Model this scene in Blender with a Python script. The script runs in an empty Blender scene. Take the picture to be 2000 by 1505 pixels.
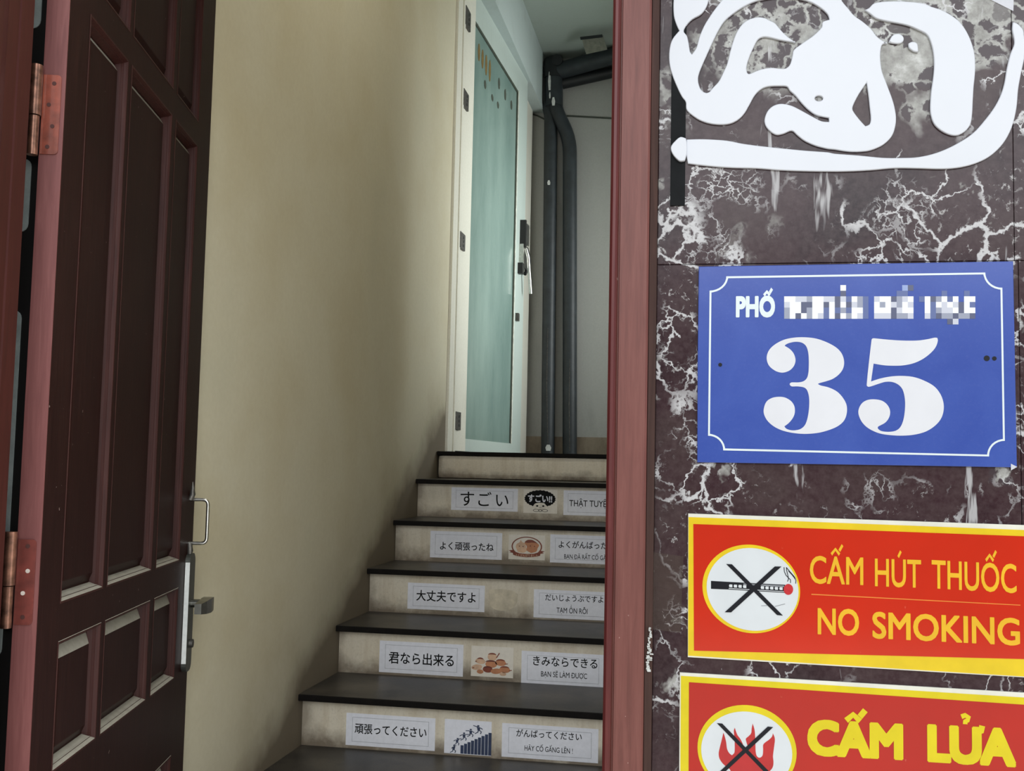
import bpy, bmesh, math, random
from mathutils import Matrix, Vector
random.seed(7)
SC = bpy.context.scene
COL = SC.collection
PI = math.pi

# ------------------------------------------------------------------ camera
F = 2065.37; YAW = .1775; PITCH = .0737; ROLL = -.0214; EYE = 1.239
CX, CY = 1000, 752.5
RC = (Matrix.Rotation(YAW, 3, 'Z') @ Matrix.Rotation(PITCH, 3, 'X') @ Matrix.Rotation(ROLL, 3, 'Y'))
cam = bpy.data.objects.new('camera', bpy.data.cameras.new('camera'))
COL.objects.link(cam)
cam.data.sensor_width = 36; cam.data.lens = F / 2000 * 36
cam.data.clip_start = .02
cam.matrix_world = Matrix.Translation((0, 0, EYE)) @ (RC @ Matrix.Rotation(PI/2, 3, 'X')).to_4x4()
SC.camera = cam

# ------------------------------------------------------------------ world, lights, exposure
SC.view_settings.view_transform = 'Standard'
SC.view_settings.look = 'None'
SC.view_settings.gamma = 1
SC.view_settings.use_curve_mapping = False
SC.view_settings.exposure = 0.0
W = bpy.data.worlds.new('sky'); SC.world = W; W.use_nodes = True
W.node_tree.nodes['Background'].inputs[0].default_value = (.90, .95, 1.0, 1)
W.node_tree.nodes['Background'].inputs[1].default_value = .8

def area(name, loc, rot, sx, sy, power, color=(1, 1, 1)):
    l = bpy.data.lights.new(name, 'AREA'); l.shape = 'RECTANGLE'; l.size = sx; l.size_y = sy
    l.energy = power; l.color = color
    o = bpy.data.objects.new(name, l); COL.objects.link(o); o.location = loc; o.rotation_euler = rot
    return o
sl = bpy.data.lights.new('sun', 'SUN'); sl.energy = 6; sl.angle = .02; sl.color = (1, .96, .9)
so = bpy.data.objects.new('sun', sl); COL.objects.link(so); so.rotation_euler = Vector((.6, .25, .75)).to_track_quat('Z', 'Y').to_euler()
# bright low sky over the houses across the street
area('street_daylight', (2.0, -7.3, EYE+3.5), (math.radians(74), 0, math.radians(6)), 9, 2.8, 400, (.95, .98, 1))
# fill light added in the doorway to brighten the stairs inside
area('doorway_fill', (-.56, 1.46, EYE-.05), (PI/2, 0, 0), .86, 2.0, 13, (.97, .99, 1))
# fill light added under the stairwell ceiling, no fixture there
area('stairwell_fill', (-.62, 3.0, EYE+2.9), (0, 0, 0),   .3, 1.2, 20, (1, .97, .9))
# fill light added before the made-up window of the upper landing (right of the stairs)
area('landing_fill', (1.05, 6.2, EYE+1.3), (0, PI/2, 0), 1.3, 1.2, 30, (.95, 1, .98)).data.spread = math.radians(95)

# ------------------------------------------------------------------ measuring helpers: photo direction -> point on a real plane
def ray(x, y): return RC @ Vector(((x-CX)/F, 1, -(y-CY)/F))
def on_y(x, y, Y): r = ray(x, y); return Vector((0, 0, EYE)) + r*(Y/r.y)
def on_x(x, y, X): r = ray(x, y); return Vector((0, 0, EYE)) + r*(X/r.x)

# ------------------------------------------------------------------ materials
def lin(c):
    return tuple(((v/255)/12.92 if v/255 <= .04045 else ((v/255+.055)/1.055)**2.4) for v in c) + (1,)
class NT:
    def __init__(s, name):
        s.m = bpy.data.materials.new(name); s.m.use_nodes = True
        s.t = s.m.node_tree; s.b = s.t.nodes['Principled BSDF']
        s.co = s.t.nodes.new('ShaderNodeTexCoord').outputs['Object']
    def n(s, typ, **kw):
        nd = s.t.nodes.new('ShaderNode'+typ)
        for k, v in kw.items():
            if k in nd.inputs.keys():
                if hasattr(v, 'links') or isinstance(v, bpy.types.NodeSocket): s.t.links.new(v, nd.inputs[k])
                else: nd.inputs[k].default_value = v
            else: setattr(nd, k, v)
        return nd
    def link(s, a, b): s.t.links.new(a, b)
    def noise(s, scale, detail=4, rough=.6, dist=0, co=None):
        return s.n('TexNoise', Vector=co or s.co, Scale=scale, Detail=detail, Roughness=rough, Distortion=dist).outputs['Fac']
    def ramp(s, fac, stops, interp='LINEAR'):
        nd = s.t.nodes.new('ShaderNodeValToRGB'); s.t.links.new(fac, nd.inputs[0])
        cr = nd.color_ramp; cr.interpolation = interp
        while len(cr.elements) < len(stops): cr.elements.new(.5)
        for e, (p, c) in zip(cr.elements, stops):
            e.position = p; e.color = c if isinstance(c, tuple) and len(c) == 4 else ((c, c, c, 1) if not isinstance(c, tuple) else lin(c))
        return nd.outputs[0]
    def mix(s, fac, a, b, mode='MIX'):
        nd = s.t.nodes.new('ShaderNodeMix'); nd.data_type = 'RGBA'; nd.blend_type = mode
        for v, k in ((fac, 0), (a, 6), (b, 7)):
            if isinstance(v, bpy.types.NodeSocket): s.t.links.new(v, nd.inputs[k])
            else: nd.inputs[k].default_value = v if k == 0 else (v if len(v) == 4 else lin(v))
        return nd.outputs[2]
    def math(s, op, a, b=0, c=None, clamp=False):
        nd = s.t.nodes.new('ShaderNodeMath'); nd.operation = op; nd.use_clamp = clamp
        for v, k in ((a, 0), (b, 1), (c, 2)):
            if v is None: continue
            if isinstance(v, bpy.types.NodeSocket): s.t.links.new(v, nd.inputs[k])
            else: nd.inputs[k].default_value = v
        return nd.outputs[0]
    def sep(s):
        return s.n('SeparateXYZ', Vector=s.co).outputs
    def mapped(s, scale=(1, 1, 1), loc=(0, 0, 0), rot=(0, 0, 0)):
        nd = s.t.nodes.new('ShaderNodeMapping'); s.t.links.new(s.co, nd.inputs[0])
        nd.inputs['Scale'].default_value = scale; nd.inputs['Location'].default_value = loc; nd.inputs['Rotation'].default_value = rot
        return nd.outputs[0]
    def set(s, color=None, rough=None, metal=None, spec=None, coat=None, bump=None, bstr=.2, bdist=.002):
        for v, k in ((color, 'Base Color'), (rough, 'Roughness'), (metal, 'Metallic'), (spec, 'Specular IOR Level'), (coat, 'Coat Weight')):
            if v is None: continue
            if isinstance(v, bpy.types.NodeSocket): s.t.links.new(v, s.b.inputs[k])
            else: s.b.inputs[k].default_value = lin(v) if (k == 'Base Color' and len(v) == 3) else v
        if bump is not None:
            nd = s.t.nodes.new('ShaderNodeBump'); s.t.links.new(bump, nd.inputs['Height'])
            nd.inputs['Strength'].default_value = bstr; nd.inputs['Distance'].default_value = bdist
            s.t.links.new(nd.outputs[0], s.b.inputs['Normal'])
        return s.m
def plain(name, c, rough=.5, metal=0, var=.12, scale=30, spec=.5, coat=None, bump=.0):
    t = NT(name); nz = t.noise(scale)
    d = tuple(max(0, min(255, v*(1-var))) for v in c); e = tuple(max(0, min(255, v*(1+var*.6))) for v in c)
    return t.set(t.ramp(nz, [(.3, d), (.7, e)]), rough, metal, spec, coat, bump=nz if bump else None, bstr=bump)

M = {}
def make_marble():
    t = NT('marble')
    w = t.n('TexNoise', Vector=t.co, Scale=7, Detail=5, Roughness=.6).outputs['Color']
    wv = t.n('VectorMath', operation='MULTIPLY_ADD'); t.link(w, wv.inputs[0]); wv.inputs[1].default_value = (.13, .13, .13); t.link(t.co, wv.inputs[2]); wc = wv.outputs[0]
    w2 = t.n('TexNoise', Vector=t.co, Scale=38, Detail=7, Roughness=.72).outputs['Color']
    wv2 = t.n('VectorMath', operation='MULTIPLY_ADD'); t.link(w2, wv2.inputs[0]); wv2.inputs[1].default_value = (.03, .03, .03); t.link(wc, wv2.inputs[2]); wc2 = wv2.outputs[0]
    base = t.ramp(t.noise(6, 5, .6), [(.3, (40, 26, 32)), (.5, (60, 41, 46)), (.64, (68, 54, 55)), (.8, (48, 38, 42))])
    base = t.mix(t.ramp(t.noise(150, 4), [(.35, 0.0), (.7, .25)]), base, (110, 96, 97))
    z = t.sep()[2]
    up = t.n('MapRange', Value=z, **{'From Min': EYE+.34, 'From Max': EYE+.56, 'To Min': -.04, 'To Max': .16}).outputs[0]
    rt = t.math('MULTIPLY', t.n('MapRange', Value=t.sep()[0], **{'From Min': .12, 'From Max': .27, 'To Min': 0.0, 'To Max': .15}).outputs[0],
                t.n('MapRange', Value=z, **{'From Min': EYE+.34, 'From Max': EYE+.44, 'To Min': 0.0, 'To Max': 1.0}).outputs[0])
    bm = t.math('ADD', t.math('ADD', t.noise(5.5, 3, .55, co=wc), up), rt)
    bmask = t.ramp(bm, [(.60, 0.0), (.65, 1.0)])
    bm2 = t.ramp(t.noise(11, 4, .6, co=wc), [(.635, 0.0), (.68, 1.0)])
    bmask = t.math('MAXIMUM', bmask, bm2)
    # breccia: pale cells with dark fragments
    v = t.n('TexVoronoi', Vector=wc2, Scale=42, feature='DISTANCE_TO_EDGE').outputs['Distance']
    vb = t.n('TexVoronoi', Vector=wc2, Scale=42, feature='F1').outputs['Color']
    cell = t.n('SeparateColor', Color=vb).outputs[0]
    pale = t.ramp(t.noise(50, 5, .7), [(.3, (128, 126, 122)), (.55, (172, 172, 168)), (.75, (214, 216, 214))])
    frag = t.math('MULTIPLY', t.ramp(cell, [(.34, 0.0), (.4, 1.0)]), t.ramp(v, [(.06, 0.0), (.14, 1.0)]))
    brec = t.mix(frag, pale, (74, 64, 68))
    c1 = t.mix(bmask, base, brec)
    # white veins, three sizes
    def vein(scale, wd, co, msc, lo, hi):
        d = t.n('TexVoronoi', Vector=co, Scale=scale, feature='DISTANCE_TO_EDGE').outputs['Distance']
        l = t.ramp(d, [(0, 1.0), (wd*.6, .85), (wd, 0.0)])
        return t.math('MULTIPLY', l, t.ramp(t.noise(msc, 3, .5), [(lo, 0.0), (hi, 1.0)]))
    vv = t.math('MAXIMUM', vein(9, .026, wc2, 7, .5, .56), vein(22, .032, wc2, 10, .55, .62))
    vv = t.math('MAXIMUM', vv, vein(60, .05, wc2, 13, .58, .68))
    c2 = t.mix(vv, c1, (208, 208, 210))
    blot = t.ramp(t.noise(16, 6, .68, 1.2, co=wc), [(.68, 0.0), (.70, 1.0)])
    c3 = t.mix(blot, c2, (222, 222, 224))
    stre = t.noise(30, 4, .6, .4, co=t.mapped((1, 1, .16), rot=(0, .6, 0)))
    spk = t.math('MULTIPLY', t.ramp(t.noise(85, 4, .65, co=wc2), [(.60, 0.0), (.66, 1.0)]), t.ramp(t.noise(7, 4, .6), [(.5, 0.0), (.6, .9)]))
    c3 = t.mix(spk, c3, (186, 184, 184))
    c4 = t.mix(t.ramp(stre, [(.66, 0.0), (.7, .8)]), c3, (196, 196, 198))
    return t.set(c4, .2, spec=.22)
M['marble'] = make_marble()

def make_wood(name, dark, mid, light, rough, coat=.0, chips=None, dust=False, spec=.5):
    t = NT(name)
    g = t.noise(22, 6, .65, .6, co=t.mapped((6, 6, .35)))
    big = t.noise(3.2, 4, .6)
    c = t.ramp(g, [(.28, dark), (.5, mid), (.75, light)])
    c = t.mix(t.ramp(big, [(.4, 0.0), (.7, .45)]), c, dark)
    if chips:
        s = t.noise(95, 3, .5)
        c = t.mix(t.ramp(s, [(.745, 0.0), (.76, 1.0)]), c, chips)
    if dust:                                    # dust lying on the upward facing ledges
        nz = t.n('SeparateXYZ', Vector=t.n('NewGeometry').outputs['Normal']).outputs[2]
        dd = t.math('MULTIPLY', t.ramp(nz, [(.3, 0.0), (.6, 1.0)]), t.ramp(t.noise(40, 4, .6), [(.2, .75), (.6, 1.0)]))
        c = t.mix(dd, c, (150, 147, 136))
    return t.set(c, rough, coat=coat, spec=spec, bump=g, bstr=.12, bdist=.001)
M['frame'] = make_wood('frame_paint', (106, 60, 54), (126, 74, 67), (140, 88, 80), .45, chips=(190, 160, 150))
M['frame_bead'] = make_wood('frame_bead', (84, 30, 30), (100, 38, 37), (118, 52, 50), .4)
M['frame_raw'] = make_wood('frame_raw_edge', (58, 36, 30), (72, 48, 42), (88, 60, 52), .7)
M['jamb'] = make_wood('jamb_paint', (72, 26, 24), (84, 32, 29), (94, 40, 37), .45)
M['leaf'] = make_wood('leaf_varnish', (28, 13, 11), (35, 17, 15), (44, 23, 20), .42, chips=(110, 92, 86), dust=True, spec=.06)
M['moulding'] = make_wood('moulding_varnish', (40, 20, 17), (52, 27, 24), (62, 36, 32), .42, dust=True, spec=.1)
M['leaf_edge'] = make_wood('leaf_edge_paint', (88, 46, 44), (98, 54, 52), (110, 66, 63), .5)

def make_wall():
    t = NT('beige_plaster')
    n1 = t.noise(1.6, 5, .6); n2 = t.noise(60, 4, .7)
    c = t.ramp(n1, [(.3, (188, 179, 152)), (.55, (197, 191, 169)), (.75, (191, 187, 166))])
    c = t.mix(t.ramp(n2, [(.3, .0), (.8, .16)]), c, (150, 138, 108))
    # soot and hand grime smeared on the plaster just above the steps
    x, y, z = t.sep()
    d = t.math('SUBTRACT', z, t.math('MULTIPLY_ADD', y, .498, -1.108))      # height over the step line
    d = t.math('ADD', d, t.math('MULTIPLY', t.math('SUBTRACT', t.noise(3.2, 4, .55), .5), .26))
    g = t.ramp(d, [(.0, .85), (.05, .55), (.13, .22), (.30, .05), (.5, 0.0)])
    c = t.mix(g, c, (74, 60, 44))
    sp = t.noise(9, 6, .7, co=t.mapped((1, 1, .45)))
    c = t.mix(t.ramp(sp, [(.72, 0.0), (.8, .35)]), c, (120, 104, 76))
    return t.set(c, .75, bump=n2, bstr=.12, bdist=.002)
M['wall'] = make_wall()
def make_dirty(name, base, dirt, lo=.5, hi=.75, sc=6, rough=.7, vert=True):
    t = NT(name)
    n = t.noise(sc, 6, .68, co=t.mapped((1, 1, .35) if vert else (1, 1, 1)))
    f = t.noise(90, 4, .7)
    c = t.mix(t.ramp(n, [(lo, 0.0), (hi, .7)]), base, dirt)
    c = t.mix(t.ramp(f, [(.4, 0.0), (.8, .2)]), c, dirt)
    return t.set(c, rough, bump=f, bstr=.1, bdist=.001)
M['backwall'] = make_dirty('grey_plaster', (176, 176, 172), (130, 128, 122), .55, .9, 3)
M['skirt'] = make_dirty('stained_skirting', (150, 136, 118), (96, 82, 66), .4, .7, 9)
M['ceil'] = make_dirty('ceiling_paint', (172, 182, 174), (150, 154, 140), .5, .9, 2.2, vert=False)
M['beam'] = make_dirty('beam_paint', (176, 188, 186), (150, 158, 154), .5, .9, 3, vert=False)
def make_riser():
    t = NT('cream_riser')
    s = t.noise(14, 6, .7, co=t.mapped((1, 1, .12)))
    c = t.ramp(s, [(.3, (186, 174, 152)), (.55, (206, 198, 180)), (.75, (192, 184, 164))])
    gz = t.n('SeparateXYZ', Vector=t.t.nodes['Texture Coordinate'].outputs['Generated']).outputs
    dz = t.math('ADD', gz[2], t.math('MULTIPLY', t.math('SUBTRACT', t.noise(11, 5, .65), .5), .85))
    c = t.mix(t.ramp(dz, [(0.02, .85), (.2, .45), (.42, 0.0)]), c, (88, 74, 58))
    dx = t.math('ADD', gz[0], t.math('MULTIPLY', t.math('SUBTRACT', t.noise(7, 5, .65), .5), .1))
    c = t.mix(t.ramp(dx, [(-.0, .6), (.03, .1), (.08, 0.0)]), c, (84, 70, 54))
    c = t.mix(t.ramp(t.noise(120, 4, .7), [(.5, 0.0), (.8, .3)]), c, (120, 104, 84))
    return t.set(c, .55)
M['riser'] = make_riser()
def make_tread():
    t = NT('dark_granite_tread')
    n = t.noise(220, 3, .7); b = t.noise(5, 5, .65)
    c = t.ramp(n, [(.3, (30, 28, 27)), (.6, (50, 48, 45)), (.8, (78, 74, 68))])
    c = t.mix(t.ramp(b, [(.42, 0.0), (.75, .5)]), c, (104, 96, 84))
    return t.set(c, .4, spec=.3)
M['tread'] = make_tread()
M['nosing'] = make_dirty('black_nosing', (13, 11, 10), (30, 26, 22), .5, .85, 30, .7, False)
M['nosing'].node_tree.nodes['Principled BSDF'].inputs['Specular IOR Level'].default_value = .1
def make_floor():
    t = NT('street_paving')
    n = t.noise(3, 6, .7)
    return t.set(t.ramp(n, [(.3, (150, 146, 140)), (.7, (188, 184, 176))]), .8)
M['paving'] = make_floor()
M['opposite'] = make_dirty('opposite_render', (96, 92, 88), (60, 58, 56), .4, .7, .8)
M['whiteframe'] = make_dirty('white_door_paint', (214, 212, 200), (150, 142, 124), .6, .9, 8, .45)
M['doorpaint'] = make_dirty('grey_green_door_paint', (178, 190, 184), (140, 148, 140), .55, .9, 5, .4)
M['black'] = plain('black_rubber', (22, 22, 22), .6)
def make_frost():
    t = NT('frosted_glass')
    n = t.noise(2.5, 5, .6, co=t.mapped((1, 1, .4))); s = t.noise(120, 3, .7, co=t.mapped((1, 1, .2)))
    c = t.ramp(n, [(.3, (104, 128, 122)), (.7, (134, 156, 148))])
    c = t.mix(t.ramp(s, [(.5, 0.0), (.9, .25)]), c, (160, 176, 170))
    return t.set(c, .14, spec=.6)
M['frost'] = make_frost()
M['brownmark'] = plain('gold_mark', (112, 92, 50), .5)
M['darkmark'] = plain('dark_mark', (66, 72, 62), .5)
M['pipe'] = plain('dark_grey_pipe', (44, 50, 54), .5, var=.2, scale=12)
M['pipe_dark'] = plain('black_pipe', (30, 32, 35), .5, var=.2, scale=12)
M['strap'] = plain('pale_strap', (128, 128, 116), .6)
M['chip'] = plain('white_chip', (215, 218, 215), .6)
M['steel'] = plain('brushed_steel', (190, 190, 185), .28, 1, .1, 80)
M['steel_dark'] = plain('dark_nickel', (120, 120, 114), .3, 1, .1, 80)
M['plate'] = plain('dark_lock_plate', (74, 76, 72), .4, .6, .1, 80, spec=.3)
M['lit_edge_strip'] = plain('lit_plate_edge', (205, 208, 206), .4, .2, .05, 80)
M['zinc'] = plain('old_zinc', (96, 94, 90), .5, .8, .3, 60)
M['brass'] = plain('painted_brass_hinge', (128, 92, 76), .32, .7, .35, 60)
M['hingeplate'] = plain('painted_hinge_plate', (120, 60, 46), .28, .1, .2, 40, coat=.5)
M['hingered'] = plain('red_painted_hinge_plate', (92, 42, 36), .35, .0, .2, 40, coat=.3)
M['screwdark'] = plain('dark_screw', (70, 40, 36), .5, .3)
M['screwwhite'] = plain('pale_screw', (205, 195, 185), .45, .3)
M['gate'] = plain('black_gate', (14, 13, 12), .6)
M['gateslot'] = plain('grey_gate_slot', (150, 160, 158), .6)
M['signblue'] = None
def make_blue():
    t = NT('blue_enamel')
    n = t.noise(7, 5, .6, 1.0); f = t.noise(260, 3, .6)
    c = t.ramp(n, [(.3, (54, 80, 168)), (.7, (68, 94, 180))])
    c = t.mix(t.ramp(f, [(.5, 0.0), (.9, .12)]), c, (120, 130, 200))
    return t.set(c, .22, spec=.5)
M['signblue'] = make_blue()
M['enamel'] = plain('white_enamel', (232, 234, 240), .3, 0, .02, 12)
M['line'] = plain('white_line_enamel', (232, 244, 246), .3, 0, .01, 12)
def make_red(name, c0):
    t = NT(name); n = t.noise(5, 4, .6); f = t.noise(150, 4, .6, co=t.mapped((1, 1, .3)))
    d = tuple(v*.93 for v in c0)
    c = t.ramp(n, [(.3, d), (.7, c0)])
    c = t.mix(t.ramp(f, [(.72, 0.0), (.8, .35)]), c, (240, 160, 130))
    return t.set(c, .12, spec=.5)
M['red'] = make_red('red_acrylic', (216, 50, 26))
M['red2'] = make_red('deep_red_acrylic', (196, 34, 20))
M['yellow'] = plain('yellow_print', (240, 208, 40), .2, 0, .04, 20)
M['yellowtext'] = plain('yellow_lettering', (244, 190, 44), .25, 0, .04, 20)
M['lemon'] = plain('lemon_print', (232, 212, 24), .25, 0, .04, 20)
M['orange'] = plain('orange_line', (240, 140, 60), .25, 0, .04, 20)
M['white'] = plain('white_print', (226, 232, 236), .2, 0, .03, 10)
M['acryledge'] = plain('acrylic_edge', (240, 240, 226), .15, 0, .05, 20)
M['ink'] = plain('black_ink', (26, 28, 36), .3, spec=.3)
M['flame'] = plain('flame_red', (196, 48, 50), .25, 0, .05, 20)
M['ash'] = plain('ember_red', (204, 52, 58), .25, 0, .08, 200)
M['silicone'] = plain('white_silicone', (222, 226, 234), .3, 0, .015, 4, spec=.5)
M['trunk'] = plain('dark_trunking', (28, 30, 32), .6, 0, .15, 40, spec=.12)
M['paper'] = plain('white_paper', (216, 218, 226), .5, 0, .03, 60)
M['paper_warm'] = plain('cream_paper', (214, 208, 196), .5, 0, .03, 60)
M['print'] = plain('black_print', (12, 12, 13), .7, spec=.15)
M['thin'] = plain('grey_print', (140, 144, 150), .6)
M['brown1'] = plain('brown_print', (122, 56, 34), .6)
M['brown2'] = plain('tan_print', (182, 122, 84), .6)
M['brown3'] = plain('pale_tan_print', (206, 170, 140), .6)
M['brown4'] = plain('dark_brown_print', (96, 36, 24), .6)
M['navy'] = plain('navy_print', (34, 48, 78), .6)
M['skin'] = plain('face_print', (206, 200, 188), .6)
M['residue'] = plain('glue_residue', (196, 186, 164), .6)
M['bright'] = plain('pale_strip', (235, 235, 225), .4)
def make_tape():
    t = NT('clear_tape')
    t.set((120, 104, 96), .25)
    t.b.inputs['Alpha'].default_value = .28
    return t.m
M['tape'] = make_tape()
PIX = {'W': (248, 252, 254), 'L': (208, 212, 226), 'G': (158, 164, 184), 'D': (88, 94, 124), 'm': (96, 112, 164), 'b': (152, 172, 220)}
for k, v in PIX.items(): M['pix'+k] = plain('print_'+{'W': 'white', 'L': 'pale', 'G': 'grey', 'D': 'slate', 'm': 'mid_blue', 'b': 'light_blue'}[k], v, .3, 0, 0.0)

# ------------------------------------------------------------------ building helpers
def tag(o, label=None, cat=None, group=None, kind=None):
    if label: o['label'] = label
    if cat: o['category'] = cat
    if group: o['group'] = group
    if kind: o['kind'] = kind
    return o
def empty(name, loc, label, cat, group=None, kind=None):
    o = bpy.data.objects.new(name, None); o.empty_display_size = .05; COL.objects.link(o); o.location = loc
    return tag(o, label, cat, group, kind)
def wloc(o):
    v = Vector((0, 0, 0))
    while o: v = v + Vector(o.location); o = o.parent
    return v
def link(name, me, mat, parent=None, smooth=False):
    """me holds world coordinates; parent roots are unrotated empties or meshes"""
    o = bpy.data.objects.new(name, me); COL.objects.link(o)
    if parent:
        o.parent = parent; me.transform(Matrix.Translation(-wloc(parent)))
    if mat:
        me.materials.clear(); me.materials.append(mat)
    for p in me.polygons: p.use_smooth = smooth
    if smooth:
        try: me.set_sharp_from_angle(angle=math.radians(40))
        except Exception: pass
    return o
class MB:
    def __init__(s): s.b = bmesh.new()
    def box(s, x0, x1, y0, y1, z0, z1, bev=0, M4=None):
        r = bmesh.ops.create_cube(s.b, size=1)['verts']
        for v in r:
            v.co = Vector(((x0+x1)/2+v.co.x*(x1-x0), (y0+y1)/2+v.co.y*(y1-y0), (z0+z1)/2+v.co.z*(z1-z0)))
        if bev:
            es = list({e for v in r for e in v.link_edges})
            bmesh.ops.bevel(s.b, geom=es, offset=bev, segments=2, affect='EDGES', profile=.7)
        return s
    def prism(s, pts, axis_fn, a, b):
        """extrude 2-D pts between parameters a and b; axis_fn(u, v, w) -> 3-D"""
        lo = [s.b.verts.new(axis_fn(u, v, a)) for u, v in pts]; hi = [s.b.verts.new(axis_fn(u, v, b)) for u, v in pts]
        n = len(pts)
        s.b.faces.new(lo[::-1]); s.b.faces.new(hi)
        for i in range(n): s.b.faces.new((lo[i], lo[(i+1) % n], hi[(i+1) % n], hi[i]))
        return s
    def tube(s, pts, r, n=16, cap=True):
        pts = [Vector(p) for p in pts]; rs = r if isinstance(r, (list, tuple)) else [r]*len(pts)
        rings = []; ref = None
        for i, p in enumerate(pts):
            d = ((pts[i]-pts[i-1]).normalized() if i else Vector((0, 0, 0))) + ((pts[i+1]-pts[i]).normalized() if i < len(pts)-1 else Vector((0, 0, 0)))
            d.normalize()
            if ref is None:
                ref = d.orthogonal().normalized()
            ref = (ref - d*ref.dot(d)).normalized(); q = d.cross(ref)
            k = 1.0
            rings.append([s.b.verts.new(p + (ref*math.cos(2*PI*j/n)+q*math.sin(2*PI*j/n))*rs[i]*k) for j in range(n)])
        for a, b in zip(rings, rings[1:]):
            for j in range(n): s.b.faces.new((a[j], a[(j+1) % n], b[(j+1) % n], b[j]))
        if cap: s.b.faces.new(rings[0][::-1]); s.b.faces.new(rings[-1])
        return s
    def xf(s, M4): bmesh.ops.transform(s.b, matrix=M4, verts=s.b.verts); return s
    def build(s, name, mat, parent=None, smooth=False):
        bmesh.ops.recalc_face_normals(s.b, faces=s.b.faces)
        me = bpy.data.meshes.new(name); s.b.to_mesh(me); s.b.free()
        return link(name, me, mat, parent, smooth)
def round_path(pts, r, n=5):
    """round the corners of a polyline"""
    pts = [Vector(p) for p in pts]; out = [pts[0]]
    for a, b, c in zip(pts, pts[1:], pts[2:]):
        d1 = (a-b); d2 = (c-b); q = min(r, d1.length*.45, d2.length*.45)
        p0 = b+d1.normalized()*q; p2 = b+d2.normalized()*q
        for i in range(n+1):
            t = i/n; out.append(p0*(1-t)**2+b*2*t*(1-t)+p2*t*t)
    out.append(pts[-1]); return out
def smooth(pts, n=5, corner=62):
    """closed Catmull-Rom through pts, keeping sharp corners"""
    P = [Vector((p[0], p[1])) for p in pts]; N = len(P); sharp = []
    for i in range(N):
        a = P[i]-P[i-1]; b = P[(i+1) % N]-P[i]
        ang = 0 if a.length < 1e-9 or b.length < 1e-9 else math.degrees(a.angle(b))
        sharp.append(ang > corner)
    T = []
    for i in range(N):
        T.append(Vector((0, 0)) if sharp[i] else (P[(i+1) % N]-P[i-1])*.5)
    out = []
    for i in range(N):
        p0, p1 = P[i], P[(i+1) % N]; L = (p1-p0).length
        m0, m1 = T[i].copy(), T[(i+1) % N].copy()
        for m in (m0, m1):
            if m.length > L*1.1: m *= L*1.1/m.length
        for k in range(n):
            t = k/n
            out.append(p0*(2*t**3-3*t**2+1)+m0*(t**3-2*t**2+t)+p1*(-2*t**3+3*t**2)+m1*(t**3-t**2))
    return [(v.x, v.y) for v in out]
def ellipse(cx, cy, rx, ry, n=48, a0=0, a1=2*PI):
    return [(cx+rx*math.cos(a0+(a1-a0)*i/n), cy+ry*math.sin(a0+(a1-a0)*i/n)) for i in range(n)]
def curve_mesh(loops, ext, bev=0, res=1):
    cu = bpy.data.curves.new('outline', 'CURVE'); cu.dimensions = '2D'; cu.fill_mode = 'BOTH'
    cu.extrude = max(1e-5, ext-bev); cu.bevel_depth = bev; cu.bevel_resolution = res; cu.offset = -bev
    for lp in loops:
        sp = cu.splines.new('POLY'); sp.points.add(len(lp)-1); sp.use_cyclic_u = True
        for p, q in zip(sp.points, lp): p.co = (q[0], q[1], 0, 1)
    o = bpy.data.objects.new('outline', cu); COL.objects.link(o)
    dg = bpy.context.evaluated_depsgraph_get()
    me = bpy.data.meshes.new_from_object(o.evaluated_get(dg)); 
    bpy.data.objects.remove(o); bpy.data.curves.remove(cu)
    return me
def on_plane(me, Y, ext):
    """local x,y,z -> world X, Z and depth towards the street; back face sits on plane Y"""
    for v in me.vertices: v.co = Vector((v.co.x, Y-ext-v.co.z, v.co.y))
    return me
def shape(name, loops, mat, parent, Y, ext=.0004, bev=0, sm=False):
    me = on_plane(curve_mesh(loops, ext, bev), Y, ext)
    return link(name, me, mat, parent, sm)
TXT = {}
import unicodedata
def raw_text(s, space=1.0):
    cu = bpy.data.curves.new('text', 'FONT'); cu.body = s; cu.size = 1; cu.extrude = .01; cu.resolution_u = 4; cu.space_character = space
    o = bpy.data.objects.new('text', cu); COL.objects.link(o)
    me = bpy.data.meshes.new_from_object(o.evaluated_get(bpy.context.evaluated_depsgraph_get()))
    bpy.data.objects.remove(o); bpy.data.curves.remove(cu)
    return me
def embolden(me, bold):                          # heavier strokes: the same outline laid over itself in a small ring
    b = bmesh.new()
    for k in range(13):
        dx, dy = (0, 0) if k == 12 else (bold*max(-1, min(1, 1.3*math.cos(2*PI*k/12))), bold*max(-1, min(1, 1.3*math.sin(2*PI*k/12))))
        n0 = len(b.verts); b.from_mesh(me); b.verts.ensure_lookup_table()
        for v in b.verts[n0:]: v.co.x += dx; v.co.y += dy; v.co.z += .0004*k
    b.to_mesh(me); b.free()
    return me
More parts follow.
